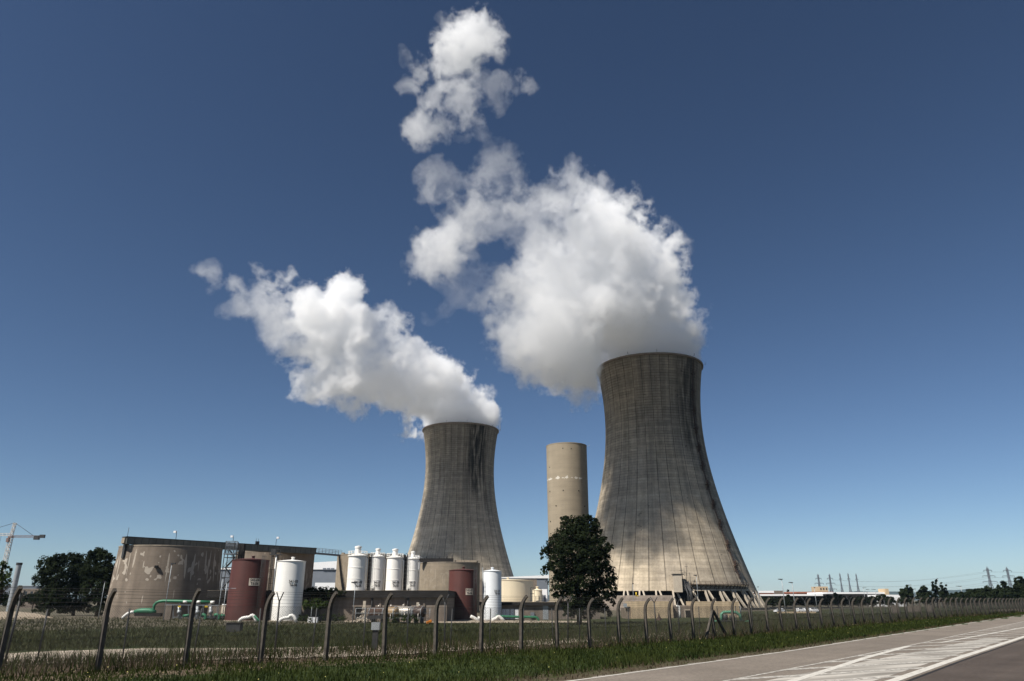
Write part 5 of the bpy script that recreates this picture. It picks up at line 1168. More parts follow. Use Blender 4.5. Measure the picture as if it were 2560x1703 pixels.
# --- concrete service building at the foot of the near tower
YS = 205.0
def sb(px0, px1, yt, yb, name, m_, parent, yoff, depth):
    o_ = Vector(parent.location); a, b = at(px0, yb, YS + yoff), at(px1, yb, YS + yoff); zt = at((px0 + px1) / 2, yt, YS + yoff).z
    return wall_box(name, m_, parent, a.x - o_.x, b.x - o_.x, yoff, yoff + depth, min(a.z, terrain(a.x, YS)) - o_.z - .5, zt - o_.z)
q = at(1700, 1545, YS); svc = empty('service_building', (q.x, YS, terrain(q.x, YS)), 'weathered low concrete building with a dark door at the foot of the near cooling tower', 'building')
M['old_conc'] = mat('old_stained_concrete', (.24, .195, .15), .92, .15, .28, .7, .4, 5, streak=.4)
M['band'] = mat('ochre_concrete_band', (.45, .35, .23), .92, .15, .2, .5, streak=.3)
sb(1566, 1681, 1521, 1548, 'wall', M['old_conc'], svc, 0, 9); sb(1578, 1682, 1503.5, 1516.5, 'roof_band', M['band'], svc, -1.1, 10); sb(1572, 1681.5, 1516.9, 1521, 'painted_shadow', M['dark_steel'], svc, .15, 8)  # thin dark strip under the roof band paints in its shadow
sb(1681.5, 1743, 1514, 1548, 'recessed_wall', M['wall_brown'], svc, 2.5, 7)
sb(1743.5, 1853, 1518.5, 1548, 'wall', M['old_conc'], svc, 0, 9); sb(1737, 1848, 1504, 1516, 'roof_band', M['band'], svc, -1.1, 10); sb(1742, 1850, 1516.2, 1518.7, 'painted_shadow', M['dark_steel'], svc, .15, 8)  # same painted shadow strip below this roof band
sb(1712.5, 1729, 1523.5, 1545.5, 'door_frame', M['leg'], svc, 2.3, .3); sb(1715, 1727, 1526, 1545.5, 'door', M['dark_open'], svc, 2.2, .08)
o_ = Vector(svc.location)
for pts in (((1691, 1515.5), (1695, 1515), (1698, 1518), (1699, 1530), (1700, 1545)), ((1844, 1517), (1847, 1517), (1850, 1521), (1851, 1535))):
    mb = MB(); mb.tube([at(x, y, YS - .6) - o_ for x, y in pts], .28, 8); mb.build('pipe', M['white_paint'], svc)
mb = MB(); a = at(1561, 1513, YS - .6) - o_; mb.box((a.x - .2, a.y, a.z - .5), (a.x + .7, a.y + .4, a.z + .4)); mb.build('lamp', M['steel'], svc)
q = at(1591, 1493, 300); yp = empty('yellow_valve_post', (q.x, 300, 3.6), 'thin yellow post on the brown screen wall left of the service building', 'post'); mb = MB(); mb.tube([(0, 0, 0), (0, 0, at(1590, 1481, 300).z - 3.6)], .26, 8); mb.build('post', M['yellow'], yp); mb = MB(); mb.tube([(0, 0, .15), (.9, 0, .05)], .2, 6); mb.build('foot', M['yellow'], yp)
q = ground_at(1648, 1551); cn = tag(MB().lathe([(.05, 1.7), (.25, .9), (.75, .1), (.75, 0)], 4).build('grit_pyramid', M['rust']), 'small dark red pyramid-shaped marker in front of the service building', 'marker'); cn.location = q
# green pump skid on the grass
q = ground_at(1828, 1557); sk = empty('pump_skid', (q.x, q.y, q.z), 'pale green pump skid on the grass right of the strutted fence post', 'pump skid'); k_ = q.y / 170
M['pale_green'] = mat('pale_green_paint', (.10, .27, .17), .5, .4, .2, 1)
mb = MB(); mb.box((-2.0, -.8, .15), (2.6, .8, .45)); mb.build('base_frame', M['dark_steel'], sk)
mb = MB(); mb.tube([(-1.9, 0, .4), (-1.9, 0, 1.6), (-1.4, 0, 2.0), (0, 0, 2.05), (1.2, 0, 2.0), (1.9, 0, 1.5), (2.1, 0, .4)], .3, 8); mb.build('pipe_hoop', M['pale_green'], sk)
mb = MB(); mb.tube([(-1.1, 0, .5), (-1.1, 0, 1.6)], .5, 10); mb.tube([(.3, 0, .5), (.3, 0, 1.4)], .55, 10); mb.tube([(.3, 0, 2.0), (.3, 0, 2.8)], .14, 6); mb.build('pump', M['dark_steel'], sk)
for dx in (-3.2, 3.4): mb = MB(); mb.tube([(dx - 1.2, -.3, .12), (dx, -.3, .3), (dx + 1.0, -.3, .12)], .17, 6); mb.build('hose', M['pale_green'], sk)
# ---------------------------------------------------------------- crane, far buildings, cars, pylons
YC = 520.0
def lattice(mb, a, b, w, n, t, tri=False):
    """square lattice beam from a to b"""
    a, b = Vector(a), Vector(b); d = (b - a).normalized(); u = Vector((0, 0, 1)) if abs(d.z) < .9 else Vector((1, 0, 0)); s = d.cross(u).normalized() * w / 2; v = s.cross(d).normalized() * w / 2
    cs = [(s + v), (s - v), (-s - v), (-s + v)] if not tri else [(-s - v), (s - v), v]
    for c in cs: mb.bar(a + c, b + c, t)
    for k in range(n):
        p0, p1 = a.lerp(b, k / n), a.lerp(b, (k + 1) / n)
        for i in range(len(cs)):
            c0, c1 = cs[i], cs[(i + 1) % len(cs)]
            if k % 2: c0, c1 = c1, c0
            mb.bar(p0 + c0, p1 + c1, t * .7)
ct = at(28, 1340, YC); cr_ = empty('tower_crane', (ct.x, YC, GZ), 'red and white tower crane far away behind the trees at the left edge', 'crane'); hj = ct.z - GZ
mb = MB(); lattice(mb, (0, 0, 0), (0, 0, hj), 2.0, 26, .30); mb.build('mast', M['crane_white'], cr_)
mb = MB(); lattice(mb, (0, 0, hj), (.6, 0, hj + 9.0), 1.4, 5, .28); mb.build('apex', M['crane_white'], cr_)
mb = MB(); lattice(mb, (1, 0, hj - .4), (22.5, 0, hj - .4), 1.1, 12, .24); mb.build('counter_jib', M['crane_red'], cr_)
mb = MB(); mb.box((16.5, -.9, hj - 2.6), (20.0, .9, hj + .2)); mb.box((20.3, -.8, hj - 1.4), (23.6, .8, hj + .8)); mb.build('counterweight', M['dark_steel'], cr_)
mb = MB(); lattice(mb, (-1, 0, hj + 1.0), (-40, 4, hj + 1.0), 1.5, 26, .26, True); mb.build('jib', M['crane_white'], cr_)
mb = MB(); mb.tube([(.6, 0, hj + 9), (15.5, 0, hj + .2)], .14, 4); mb.tube([(.6, 0, hj + 9), (-26, 2.6, hj + 1.6)], .14, 4); mb.build('tie_rod', M['dark_steel'], cr_)
mb = MB(); mb.box((-1.9, -1.6, hj - 4.2), (-.2, .2, hj - 1.4)); mb.build('cab', M['crane_red'], cr_)
mb = MB(); mb.box((-1.3, -1.3, hj - 1.2), (1.3, 1.3, hj - .3)); mb.build('slewing_ring', M['crane_red'], cr_)
mb = MB(); mb.tube([(-7.5, .7, hj), (-7.5, .7, hj - 11)], .12, 4); mb.box((-7.9, .3, hj - 12), (-7.1, 1.1, hj - 11)); mb.build('hook_block', M['dark_steel'], cr_)
# grey vent stack at the left
c = at(49, 1407, 300); sv = empty('vent_stack', (c.x, 300, GZ), 'plain grey metal stack with a dark rim near the left edge', 'chimney'); rs = 6.2 * mpp(300, 15); mb = MB(); mb.smooth = True; mb.lathe([(rs, 0), (rs, c.z - GZ - .9)], 24); mb.build('shaft', M['steel'], sv)
mb = MB(); mb.lathe([(rs + .1, c.z - GZ - .9), (rs + .12, c.z - GZ), (rs - .2, c.z - GZ), (rs - .2, c.z - GZ - 2)], 24); mb.build('rim', M['dark_steel'], sv)
def shed(label, px0, px1, yt, Y, m, depth, name='far_building', z0=GZ, roof=None, rt=.5, rover=.4, cat='building', windows=0):
    a, b = at(px0, yt, Y), at(px1, yt, Y); z = (a.z + b.z) / 2; r_ = empty(name, (a.x, Y, z0), label, cat); w_ = b.x - a.x
    mb = MB(); mb.add([(0, 0, -1), (w_, 0, -1), (w_, depth, -1), (0, depth, -1), (0, 0, a.z - z0), (w_, 0, b.z - z0), (w_, depth, b.z - z0), (0, depth, a.z - z0)], [(0, 3, 2, 1), (4, 5, 6, 7), (0, 1, 5, 4), (1, 2, 6, 5), (2, 3, 7, 6), (3, 0, 4, 7)]); mb.build('wall', m, r_)
    if roof:
        mb = MB(); ro = rover; za, zb_ = a.z - z0 + .01, b.z - z0 + .01
        mb.add([(-ro, -ro, za), (w_ + ro, -ro, zb_), (w_ + ro, depth + ro, zb_), (-ro, depth + ro, za), (-ro, -ro, za + rt), (w_ + ro, -ro, zb_ + rt), (w_ + ro, depth + ro, zb_ + rt), (-ro, depth + ro, za + rt)], [(0, 3, 2, 1), (4, 5, 6, 7), (0, 1, 5, 4), (1, 2, 6, 5), (2, 3, 7, 6), (3, 0, 4, 7)]); mb.build('roof', roof, r_)
    for k in range(windows):
        x = w_ * (k + .5) / windows; mb = MB(); h = a.z - z0; mb.box((x - w_ / windows * .22, -.06, h - (h * .0 + 3.2)), (x + w_ / windows * .22, .1, h - 1.4)); mb.build('window', M['glass'], r_)
    return r_
shed('low brown far building behind the dark trees at the left', 30, 118, 1472, 420, M['wall_brown'], 20, windows=6)
shed('pale grey far hall at the left edge behind the vent stack', -60, 92, 1466, 640, M['grey_wall'], 30, roof=M['steel'])
shed('hazy white industrial hall between the biggest concrete tank and the stair tower', 540, 590, 1438, 540, M['white_wall'], 30, roof=M['steel'], windows=4)
M['terracotta'] = mat('terracotta_roof', (.36, .14, .09), .9, .2, .15, .4)
shed('long white-edged canopy roof over dark bays at the right of the near tower', 1868, 2070, 1490, 610, M['fascia'], 40, 'canopy_hall', roof=M['white_wall'], rt=1.3, rover=1.5)
shed('dark flat hall with a rising white roof edge in the right distance', 2068, 2214, 1485, 600, M['fascia'], 40, 'canopy_hall', roof=M['white_wall'], rt=1.3, rover=.2)
shed('small ochre end tower closing the dark flat hall', 2213, 2221, 1472, 598, M['ochre'], 12)
shed('brick-red hall with a white roof behind the canopy, next to the near tower', 1880, 1934, 1482.5, 720, M['brick'], 40, roof=M['white_wall'], rt=1.9)
shed('grey-brown block beside the white-roofed brick hall', 1934, 1957, 1477, 760, M['wall_brown'], 30)
shed('long low red-tiled building behind the canopy', 1990, 2082, 1483, 700, M['brick'], 30, roof=M['terracotta'], rt=1.2)
shed('ochre block with small windows between the two left pylons', 2048, 2069, 1466.5, 735, M['ochre'], 20, windows=3)
shed('bright white hall seen between the dark bushes at the right', 2212, 2262, 1487, 520, M['white_wall'], 25)
for px0, px1, yt, Y, lb in ((2228, 2246, 1511, 240, 'pale low block wall behind the fence, left of three in the right distance'), (2270, 2298, 1513, 235, 'pale low block wall behind the fence, middle of three in the right distance'), (2316, 2334, 1511, 240, 'pale low block wall behind the fence, right of three in the right distance')):
    shed(lb, px0, px1, yt + 2, Y, M['wall_brown'], .5, 'block_wall', cat='wall')
# parked cars in a far row
def make_car(loc, label, rz, grp='white cars parked in the far yard'):
    r_ = empty('parked_car', loc, label, 'car', grp, rz); pr = [(-2.1, .35), (-2.1, .85), (-1.75, .98), (-1.2, 1.02), (-.75, 1.48), (.75, 1.5), (1.3, 1.0), (1.95, .88), (2.1, .6), (2.1, .35)]
    mb = MB(); n = len(pr); ys = (-.86, -.72, .72, .86); vs = []
    for j, y in enumerate(ys):
        for x, z in pr: vs.append((x, y, z if j in (1, 2) else z - (.03 if z < 1.1 else .10)))
    fs = [(j * n + k, j * n + (k + 1) % n, (j + 1) * n + (k + 1) % n, (j + 1) * n + k) for j in range(3) for k in range(n)] + [tuple(range(n - 1, -1, -1)), tuple(3 * n + k for k in range(n))]
    mb.add(vs, fs); mb.build('body', M['car_white'], r_, smooth_angle=30)
    mb = MB()
    for sg in (-1, 1): mb.add([(-1.02, sg * .868, 1.03), (1.12, sg * .868, 1.03), (.70, sg * .82, 1.40), (-.72, sg * .82, 1.38)], [(0, 1, 2, 3)])
    mb.add([(1.32, -.7, 1.02), (1.32, .7, 1.02), (.8, .66, 1.46), (.8, -.66, 1.46)], [(0, 1, 2, 3)]); mb.add([(-1.2, -.7, 1.06), (-1.2, .7, 1.06), (-.8, .66, 1.44), (-.8, -.66, 1.44)], [(3, 2, 1, 0)]); mb.build('window', M['glass'], r_)
    for x in (-1.3, 1.3):
        for sg in (-1, 1): mb = MB(); mb.tube([(x, sg * .66, .33), (x, sg * .88, .33)], .33, 14); mb.build('wheel', M['tyre'], r_)
    return r_
car = None
CARS = [(1998, 'leftmost white parked car in the far row of cars'), (2006, 'second white parked car from the left in the far row'), (2013.5, 'third white parked car from the left in the far row'), (2021, 'third white parked car from the right in the far row'), (2028, 'second white parked car from the right in the far row'), (2034.5, 'rightmost white parked car in the far row of cars')]
for px, lb in CARS:
    q = at(px, 1520, 280); loc = (q.x, 280 + (px % 3) * .4, terrain(q.x, 280))
    if car is None: car = make_car(loc, lb, math.radians(100))
    else: o = copy_tree(car); o.location = loc; o['label'] = lb
q = at(1949, 1521, 270); o = copy_tree(car); o.location = (q.x, 270, terrain(q.x, 270)); o.rotation_euler.z = math.radians(20); o['label'] = 'single white car parked apart, left of the far row of cars'
q0, q1 = at(1945, 1527, 262), at(2040, 1527, 262); kb = tag(MB().box((0, 0, -.2), (q1.x - q0.x, 1.1, .5)).build('low_wall', M['ochre']), 'low sandy kerb wall in front of the far parked cars', 'wall'); kb.location = (q0.x, 262, terrain(q0.x, 262))
# lamp posts of the far yard
def lamp2(px, yt, Y, lb, arm=1.6, r_=.13): lamp_post(px, 1520, yt, Y, lb, arm=arm, r_=r_, grp='lamp posts of the far yard')
lamp2(1958.5, 1449, 262, 'tallest lamp post right of the near cooling tower', -1.2); lamp2(1984, 1457, 285, 'second tall lamp post right of the near cooling tower', -1.2)
lamp2(1897, 1468, 330, 'lamp post just right of the near tower\'s foot', .4); lamp2(2039, 1470, 330, 'lamp post above the row of white cars', .4)
lamp2(2162, 1470, 590, 'left of three short lamps above the dark flat hall', 2.4, .2); lamp2(2170, 1474, 592, 'middle of three short lamps above the dark flat hall', 2.2, .2); lamp2(2191, 1474, 594, 'right of three short lamps above the dark flat hall', -3.0, .2)
lamp2(2281, 1463, 500, 'lamp post behind the round bush at the right', -2.6, .2); lamp2(2350, 1447, 520, 'striped white mast between the two cypress pairs', .5, .22); lamp2(2407, 1466, 480, 'lamp post in front of the hills at the right', -2.8, .18); lamp2(2292, 1473, 540, 'short lamp post between the two round bushes', -2.4, .18)
# pylons
def pylon_mesh(root, H, arms, w0, t):
    mb = MB(); w1 = w0 * .22; n = 9
    for k in range(n):
        z0, z1 = H * .96 * k / n, H * .96 * (k + 1) / n
        def wd(z): u = z / H; return (w0 + (w1 - w0) * min(1, u / .62)) / 2
        a, b = wd(z0), wd(z1); cs = [(-1, -1), (1, -1), (1, 1), (-1, 1)]
        for i in range(4):
            c0, c1 = cs[i], cs[(i + 1) % 4]; p = lambda c, w_, z: (c[0] * w_, c[1] * w_, z)
            mb.bar(p(c0, a, z0), p(c0, b, z1), t); mb.bar(p(c0, a, z0), p(c1, b, z1), t * .55); mb.bar(p(c1, a, z0), p(c0, b, z1), t * .55); mb.bar(p(c0, b, z1), p(c1, b, z1), t * .5)
    mb.bar((0, 0, H * .95), (0, 0, H), t * 1.5); mb.build('mast', M['pylon'], root)
    for z, L in arms:
        mb = MB()
        for sg in (-1, 1):
            for y in (-.8, .8): mb.bar((0, y, z * H - 1.0), (sg * L, 0, z * H), t * .8); mb.bar((0, y, z * H + 1.4), (sg * L, 0, z * H), t * .7)
            for u in (.33, .66): mb.bar((sg * L * u, 0, z * H - 1.0 * (1 - u)), (sg * L * u, 0, z * H + 1.4 * (1 - u)), t * .5)
        mb.build('crossarm', M['pylon'], root)
        mb = MB()
        for sg in (-1, 1): mb.tube([(sg * L, 0, z * H), (sg * L, 0, z * H - 3.2)], t * .5, 5)
        mb.build('insulator', M['insulator'], root)
PY = [(2044.5, 1435, 1900, 'left pylon of the pair standing behind the ochre block', 1), (2073, 1435, 1920, 'right pylon of the pair standing behind the ochre block', 1), (2099, 1433, 2000, 'leftmost of three slim pylons behind the canopy roof', 0), (2119.5, 1433, 2010, 'middle one of three slim pylons behind the canopy roof', 0), (2139.5, 1434, 2020, 'rightmost of three slim pylons behind the canopy roof', 0), (2467, 1417, 1500, 'nearer pylon rising from the dark wood at the right', 2), (2516, 1417.5, 1540, 'pylon nearest the right edge of the picture', 2), (1874, 1450, 2300, 'faint pylon peeping out beside the near cooling tower', 0)]
pt = {}
for px, yt, Y, lb, kind in PY:
    q = at(px, yt, Y); H = q.z + 2
    r_ = empty('electricity_pylon', (q.x, Y, GZ), lb, 'pylon', 'electricity pylons')
    pylon_mesh(r_, H, [(.58, 14), (.74, 12), (.9, 8)] if kind == 2 else ([(.45, 13), (.66, 11), (.84, 7)] if kind == 1 else [(.80, 3.5)]), 11 if kind else 8, .75 if kind == 2 else (.95 if kind == 1 else .75)); pt[px] = (q.x, Y, H, kind)
pw = empty('power_line', (pt[2467][0], 1500, GZ), 'thin power cables strung between the right-hand pylons and the left pair', 'cable')
for sg in (-1, 1):
    for zf, L, zf2, L2 in ((.58, 14, .45, 13), (.74, 12, .66, 11), (.9, 8, .84, 7)):
        a = Vector((pt[2467][0] + sg * L, 1500, pt[2467][2] * zf - 3 + GZ)); b = Vector((pt[2073][0] + sg * L2, 1920, pt[2073][2] * zf2 - 3 + GZ)); c2 = Vector((pt[2516][0] + sg * L, 1540, pt[2516][2] * zf - 3 + GZ))
        mb = MB(); o_ = Vector(pw.location); pts = [a.lerp(b, u) + Vector((0, 0, -44 * u * (1 - u))) - o_ for u in np.linspace(0, 1, 15)]; mb.tube(pts, .09, 4, False); mb.build('cable', M['insulator'], pw)
        mb = MB(); e_ = c2 + Vector((420, -160, 10)); mb.tube([a.lerp(c2, u) - o_ - Vector((0, 0, 2 * u * (1 - u))) for u in (0, .5, 1)] + [c2.lerp(e_, u) - o_ - Vector((0, 0, 50 * u * (1 - u))) for u in (.2, .4, .6, .8, 1)], .09, 4, False); mb.build('cable', M['insulator'], pw)
# ---------------------------------------------------------------- trees, shrubs, grass
RV = np.random.default_rng(21)
def leaf_mat(name, c1, c2):
    m = mat(name, c1, .85, .08, 0, .45, color2=c2, detail=5); n, l = m.node_tree.nodes, m.node_tree.links; p = n['Principled BSDF']; old = p.inputs['Base Color'].links[0].from_socket
    g = n.new('ShaderNodeNewGeometry'); r = n.new('ShaderNodeMapRange'); r.inputs[3].default_value = .6; r.inputs[4].default_value = 1.35; l.new(g.outputs['Random Per Island'], r.inputs[0])
    mu = n.new('ShaderNodeMix'); mu.data_type = 'RGBA'; mu.blend_type = 'MULTIPLY'; mu.inputs[0].default_value = 1; l.new(old, mu.inputs[6]); l.new(r.outputs[0], mu.inputs[7]); l.new(mu.outputs[2], p.inputs['Base Color'])
    tr = n.new('ShaderNodeBsdfTranslucent'); l.new(mu.outputs[2], tr.inputs[0]); ms = n.new('ShaderNodeMixShader'); ms.inputs[0].default_value = .22; l.new(p.outputs[0], ms.inputs[1]); l.new(tr.outputs[0], ms.inputs[2]); l.new(ms.outputs[0], n['Material Output'].inputs[0])
    return m
M['leaf_dark'] = leaf_mat('dark_foliage', (.009, .015, .006), (.021, .029, .011))
M['leaf_mid'] = leaf_mat('green_foliage', (.026, .042, .012), (.055, .075, .022))
def quads_mesh(name, c, u, v, m, parent=None, tri=False):
    """mesh of many small separate leaves: centres c, half axes u and v"""
    n = len(c); 
    if tri: P = np.stack([c - u, c + u, c + v], 1).reshape(-1, 3); k = 3
    else: P = np.stack([c - v, c + u, c + v, c - u], 1).reshape(-1, 3); k = 4
    me = bpy.data.meshes.new(name); me.vertices.add(len(P)); me.vertices.foreach_set('co', P.astype(np.float32).ravel())
    me.loops.add(n * k); me.loops.foreach_set('vertex_index', np.arange(n * k, dtype=np.int32)); me.polygons.add(n); me.polygons.foreach_set('loop_start', np.arange(0, n * k, k, dtype=np.int32)); me.polygons.foreach_set('loop_total', np.full(n, k, np.int32))
    me.materials.append(m); me.update(calc_edges=True); o = bpy.data.objects.new(name, me); COL.objects.link(o)
    if parent: o.parent = parent
    return o
def rnd_dirs(n):
    d = RV.normal(size=(n, 3)); return d / np.linalg.norm(d, axis=1)[:, None]
def crown(root, lobes, nleaf, size, m, clump=.35, name='crown', up=.3, pointed=0):
    """lobes: (x,y,z,rx,ry,rz); leaves sit in clumps mostly near each lobe's surface, so gaps stay open"""
    ex = []
    for a in lobes:                                       # ragged outline: little satellite lobes
        for _ in range(2):
            d_ = rnd_dirs(1)[0]; d_[2] = abs(d_[2]) * .8 if RV.random() < .75 else d_[2]; k_ = RV.uniform(.22, .42); ex.append((a[0] + d_[0] * a[3] * .95, a[1] + d_[1] * a[4] * .95, a[2] + d_[2] * a[5] * .95, a[3] * k_, a[4] * k_, a[5] * k_))
    lobes = list(lobes) + ex
    vol = np.array([a[3] * a[4] * a[5] for a in lobes]) ** (2 / 3); pr = vol / vol.sum(); C = []; N = []
    ncl = max(12, int(nleaf / 26))
    li = RV.choice(len(lobes), ncl, p=pr); L = np.array(lobes)[li]
    d = rnd_dirs(ncl); d[:, 2] = np.where(d[:, 2] < -.5, -d[:, 2], d[:, 2]); rad = np.clip(1 - np.abs(RV.normal(0, .22, ncl)) + RV.normal(0, .09, ncl), .25, 1.25)
    cc = L[:, :3] + d * L[:, 3:] * rad[:, None]
    per = RV.integers(14, 38, ncl); idx = np.repeat(np.arange(ncl), per); n = len(idx)
    cr = clump * np.mean(L[:, 3:], axis=1)[idx] * RV.uniform(.5, 1.15, ncl)[idx]
    off = rnd_dirs(n) * (RV.random(n) ** .45)[:, None]; off[:, 2] *= .85
    c = cc[idx] + off * cr[:, None]
    nrm = off * .7 + d[idx] * .5 + rnd_dirs(n) * .7 + np.array([0, 0, up]); nrm /= np.linalg.norm(nrm, axis=1)[:, None]
    t = np.cross(nrm, rnd_dirs(n)); t /= np.linalg.norm(t, axis=1)[:, None] + 1e-9; b = np.cross(nrm, t); s = size * RV.uniform(.55, 1.3, n)
    return quads_mesh(name, c, t * (s * .42)[:, None], b * s[:, None] * .75, m, root)
def trunk(root, h, r, limbs, m=None, seed=0, lean=(0, 0)):
    mb = MB(); rt = random.Random(seed); pts = [(lean[0] * k / 5 * h + rt.uniform(-.06, .06) * r * 3 * k, lean[1] * k / 5 * h + rt.uniform(-.06, .06) * r * 3 * k, -.3 + (h + .3) * k / 5) for k in range(6)]
    mb.tube(pts, [r * 1.5, r * 1.1, r, r * .85, r * .7, r * .45], 9)
    for k in range(limbs):
        z = h * rt.uniform(.25, .9); a = rt.uniform(0, 6.28); L = h * rt.uniform(.16, .30); p = Vector((lean[0] * z, lean[1] * z, z)); q = p + Vector((math.cos(a) * L * .6, math.sin(a) * L * .6, L * .55)); e = q + Vector((math.cos(a + .3) * L * .4, math.sin(a + .3) * L * .4, L * .5))
        mb.tube([p, q, e], [r * .5, r * .32, r * .1], 6)
    return mb.build('trunk', m or M['bark'], root)
def tree_at(px, ytop, Y, label, outline, nleaf, size, mt='leaf_dark', name='tree', grp=None, th=.75, tr_=.35, cat='tree', clump=.35, limbs=7, seed=1):
    """outline: lobes as (dx_px, y_px, rx_px, ry_px[, depth shift as share of rx]) in photo pixels round the stem px"""
    q = at(px, 1500, Y); zb = terrain(q.x, Y); root = empty(name, (q.x, Y, zb), label, cat, grp); k = mpp(Y, 5); lob = []
    for o in outline:
        dx, y_, rx, ry = o[:4]; dd = o[4] if len(o) > 4 else 0
        c = at(px + dx, y_, Y); lob.append((c.x - q.x, dd * rx * k, c.z - zb, rx * k, rx * k * .9, ry * k))
    zt = at(px, ytop, Y).z - zb; trunk(root, zt * th, tr_, limbs, seed=seed)
    crown(root, lob, nleaf, size, M[mt], clump); return root
# the big tree before the chimney
tree_at(1447, 1290, 165, 'large dark-green rounded tree standing in front of the chimney and the near cooling tower',
 [(-12, 1318, 34, 26), (-22, 1345, 42, 34, -.3), (28, 1325, 30, 32), (10, 1352, 50, 44, .2), (-55, 1372, 36, 28), (-78, 1388, 20, 17), (42, 1372, 34, 40, -.3), (-20, 1400, 55, 42, -.4), (30, 1412, 48, 44, .3), (58, 1400, 24, 34), (-50, 1425, 36, 30, .3), (66, 1440, 26, 32), (10, 1452, 58, 44, -.2), (-38, 1462, 34, 34), (74, 1475, 27, 28, .2), (45, 1488, 36, 36, -.3), (-8, 1496, 44, 36, .2), (80, 1497, 14, 20), (22, 1522, 42, 30), (-20, 1527, 24, 22), (54, 1526, 24, 22), (-46, 1492, 18, 16), (8, 1540, 30, 14), (-58, 1352, 14, 16), (64, 1360, 12, 18), (20, 1296, 16, 10), (-34, 1304, 14, 14), (84, 1455, 12, 14), (-66, 1418, 12, 12), (-52, 1440, 14, 18)],
 52000, .34, th=.72, tr_=.42, clump=.30, limbs=9, seed=4)
# dark trees at the left
tree_at(128, 1394, 215, 'leftmost dark tree of the clump left of the biggest concrete tank', [(-6, 1415, 26, 24), (16, 1405, 24, 20), (-14, 1448, 26, 30), (12, 1445, 34, 40), (-6, 1490, 28, 34), (20, 1492, 30, 34), (4, 1520, 32, 18), (-24, 1525, 18, 12)], 15000, .42, name='tree', grp='dark trees at the left', seed=5)
tree_at(190, 1388, 222, 'middle dark tree of the clump left of the biggest concrete tank', [(-14, 1402, 24, 18), (8, 1408, 26, 22), (-8, 1440, 36, 38), (16, 1450, 30, 40), (0, 1490, 36, 36), (0, 1521, 38, 16)], 15000, .42, name='tree', grp='dark trees at the left', seed=6)
tree_at(248, 1373, 210, 'tallest dark tree, at the right of the clump left of the biggest concrete tank', [(-4, 1392, 24, 22), (14, 1402, 20, 20), (-14, 1420, 28, 30), (14, 1440, 26, 34), (28, 1435, 12, 16), (-10, 1470, 32, 36), (14, 1478, 22, 30), (-6, 1510, 28, 24), (8, 1524, 26, 12)], 15000, .42, name='tree', grp='dark trees at the left', seed=7)
tree_at(295, 1434, 260, 'small tree peeping out between the dark clump and the biggest concrete tank', [(0, 1447, 12, 14), (3, 1462, 14, 14), (0, 1485, 12, 14)], 1500, .5, mt='leaf_mid', th=.6, tr_=.2, seed=8)
tree_at(-2, 1405, 150, 'loose grey-green tree cut off by the left edge of the picture', [(0, 1425, 22, 18), (-20, 1440, 26, 24), (10, 1452, 20, 22), (-6, 1480, 26, 30), (-12, 1510, 22, 22)], 3000, .36, mt='leaf_mid', clump=.42, seed=9)
for px, Y, lb, ol in ((35, 330, 'low dark bush under the vent stack at the left', [(0, 1495, 22, 14), (18, 1498, 18, 12), (-20, 1500, 18, 12), (0, 1508, 26, 12)]), (85, 320, 'low dark bush left of the dark tree clump', [(0, 1496, 20, 12), (-14, 1504, 18, 10), (16, 1504, 18, 12)])):
    tree_at(px, 1485, Y, lb, ol, 3200, .5, name='bush', th=.4, tr_=.2, cat='bush', limbs=3)
# shrub and ivy by the shed
tree_at(789, 1500, 164, 'flat-topped small tree on a thin stem right of the cream-white tank', [(-22, 1511, 14, 9), (0, 1509, 20, 10), (22, 1512, 15, 9), (-8, 1518, 22, 7), (14, 1518, 18, 7)], 2600, .28, mt='leaf_mid', name='small_tree', th=.85, tr_=.10, limbs=8, clump=.4, seed=10)
q = at(822, 1485, 176.4); iv = empty('ivy', (q.x, 176.4, q.z), 'dark ivy hanging over the shed fascia below the silos', 'ivy'); k = mpp(176, 4); crown(iv, [((dx) * k, -.2, (1485 - y_) * k, rx * k, .6, ry * k) for dx, y_, rx, ry in ((-52, 1480, 14, 7), (-34, 1478, 20, 8), (-10, 1478, 22, 9), (14, 1480, 20, 8), (34, 1484, 12, 5), (-22, 1492, 24, 10), (2, 1494, 20, 9), (-8, 1506, 18, 9), (-24, 1512, 10, 10))], 3400, .30, M['leaf_dark'], .6, 'foliage')
for px, yb, hpx, Y, lb in ((745, 1553, 14, 158, 'left of the low bushes at the foot of the cream-white tank'), (818, 1553, 22, 158, 'bush of weeds in front of the shed corner'), (1000, 1559, 20, 138, 'dark weed bush in front of the vessel row'), (975, 1562, 16, 134, 'smaller weed bush left of the dark weed bush'), (1030, 1560, 16, 136, 'weed bush right below the dark vessel'), (850, 1560, 20, 140, 'tall weed clump in front of the shed door'), (760, 1560, 18, 140, 'weed clump before the white cabinet')):
    g = ground_at(px, yb); root = empty('weed_bush', g, lb, 'bush', 'weed bushes on the bank'); k = g.y * .00056; crown(root, [(0, 0, hpx * .5 * k, hpx * .7 * k, hpx * .6 * k, hpx * .6 * k), (hpx * .6 * k, 0, hpx * .35 * k, hpx * .5 * k, hpx * .5 * k, hpx * .4 * k), (-hpx * .5 * k, 0, hpx * .4 * k, hpx * .5 * k, hpx * .4 * k, hpx * .4 * k)], 700, .16, M['leaf_mid'], .4)
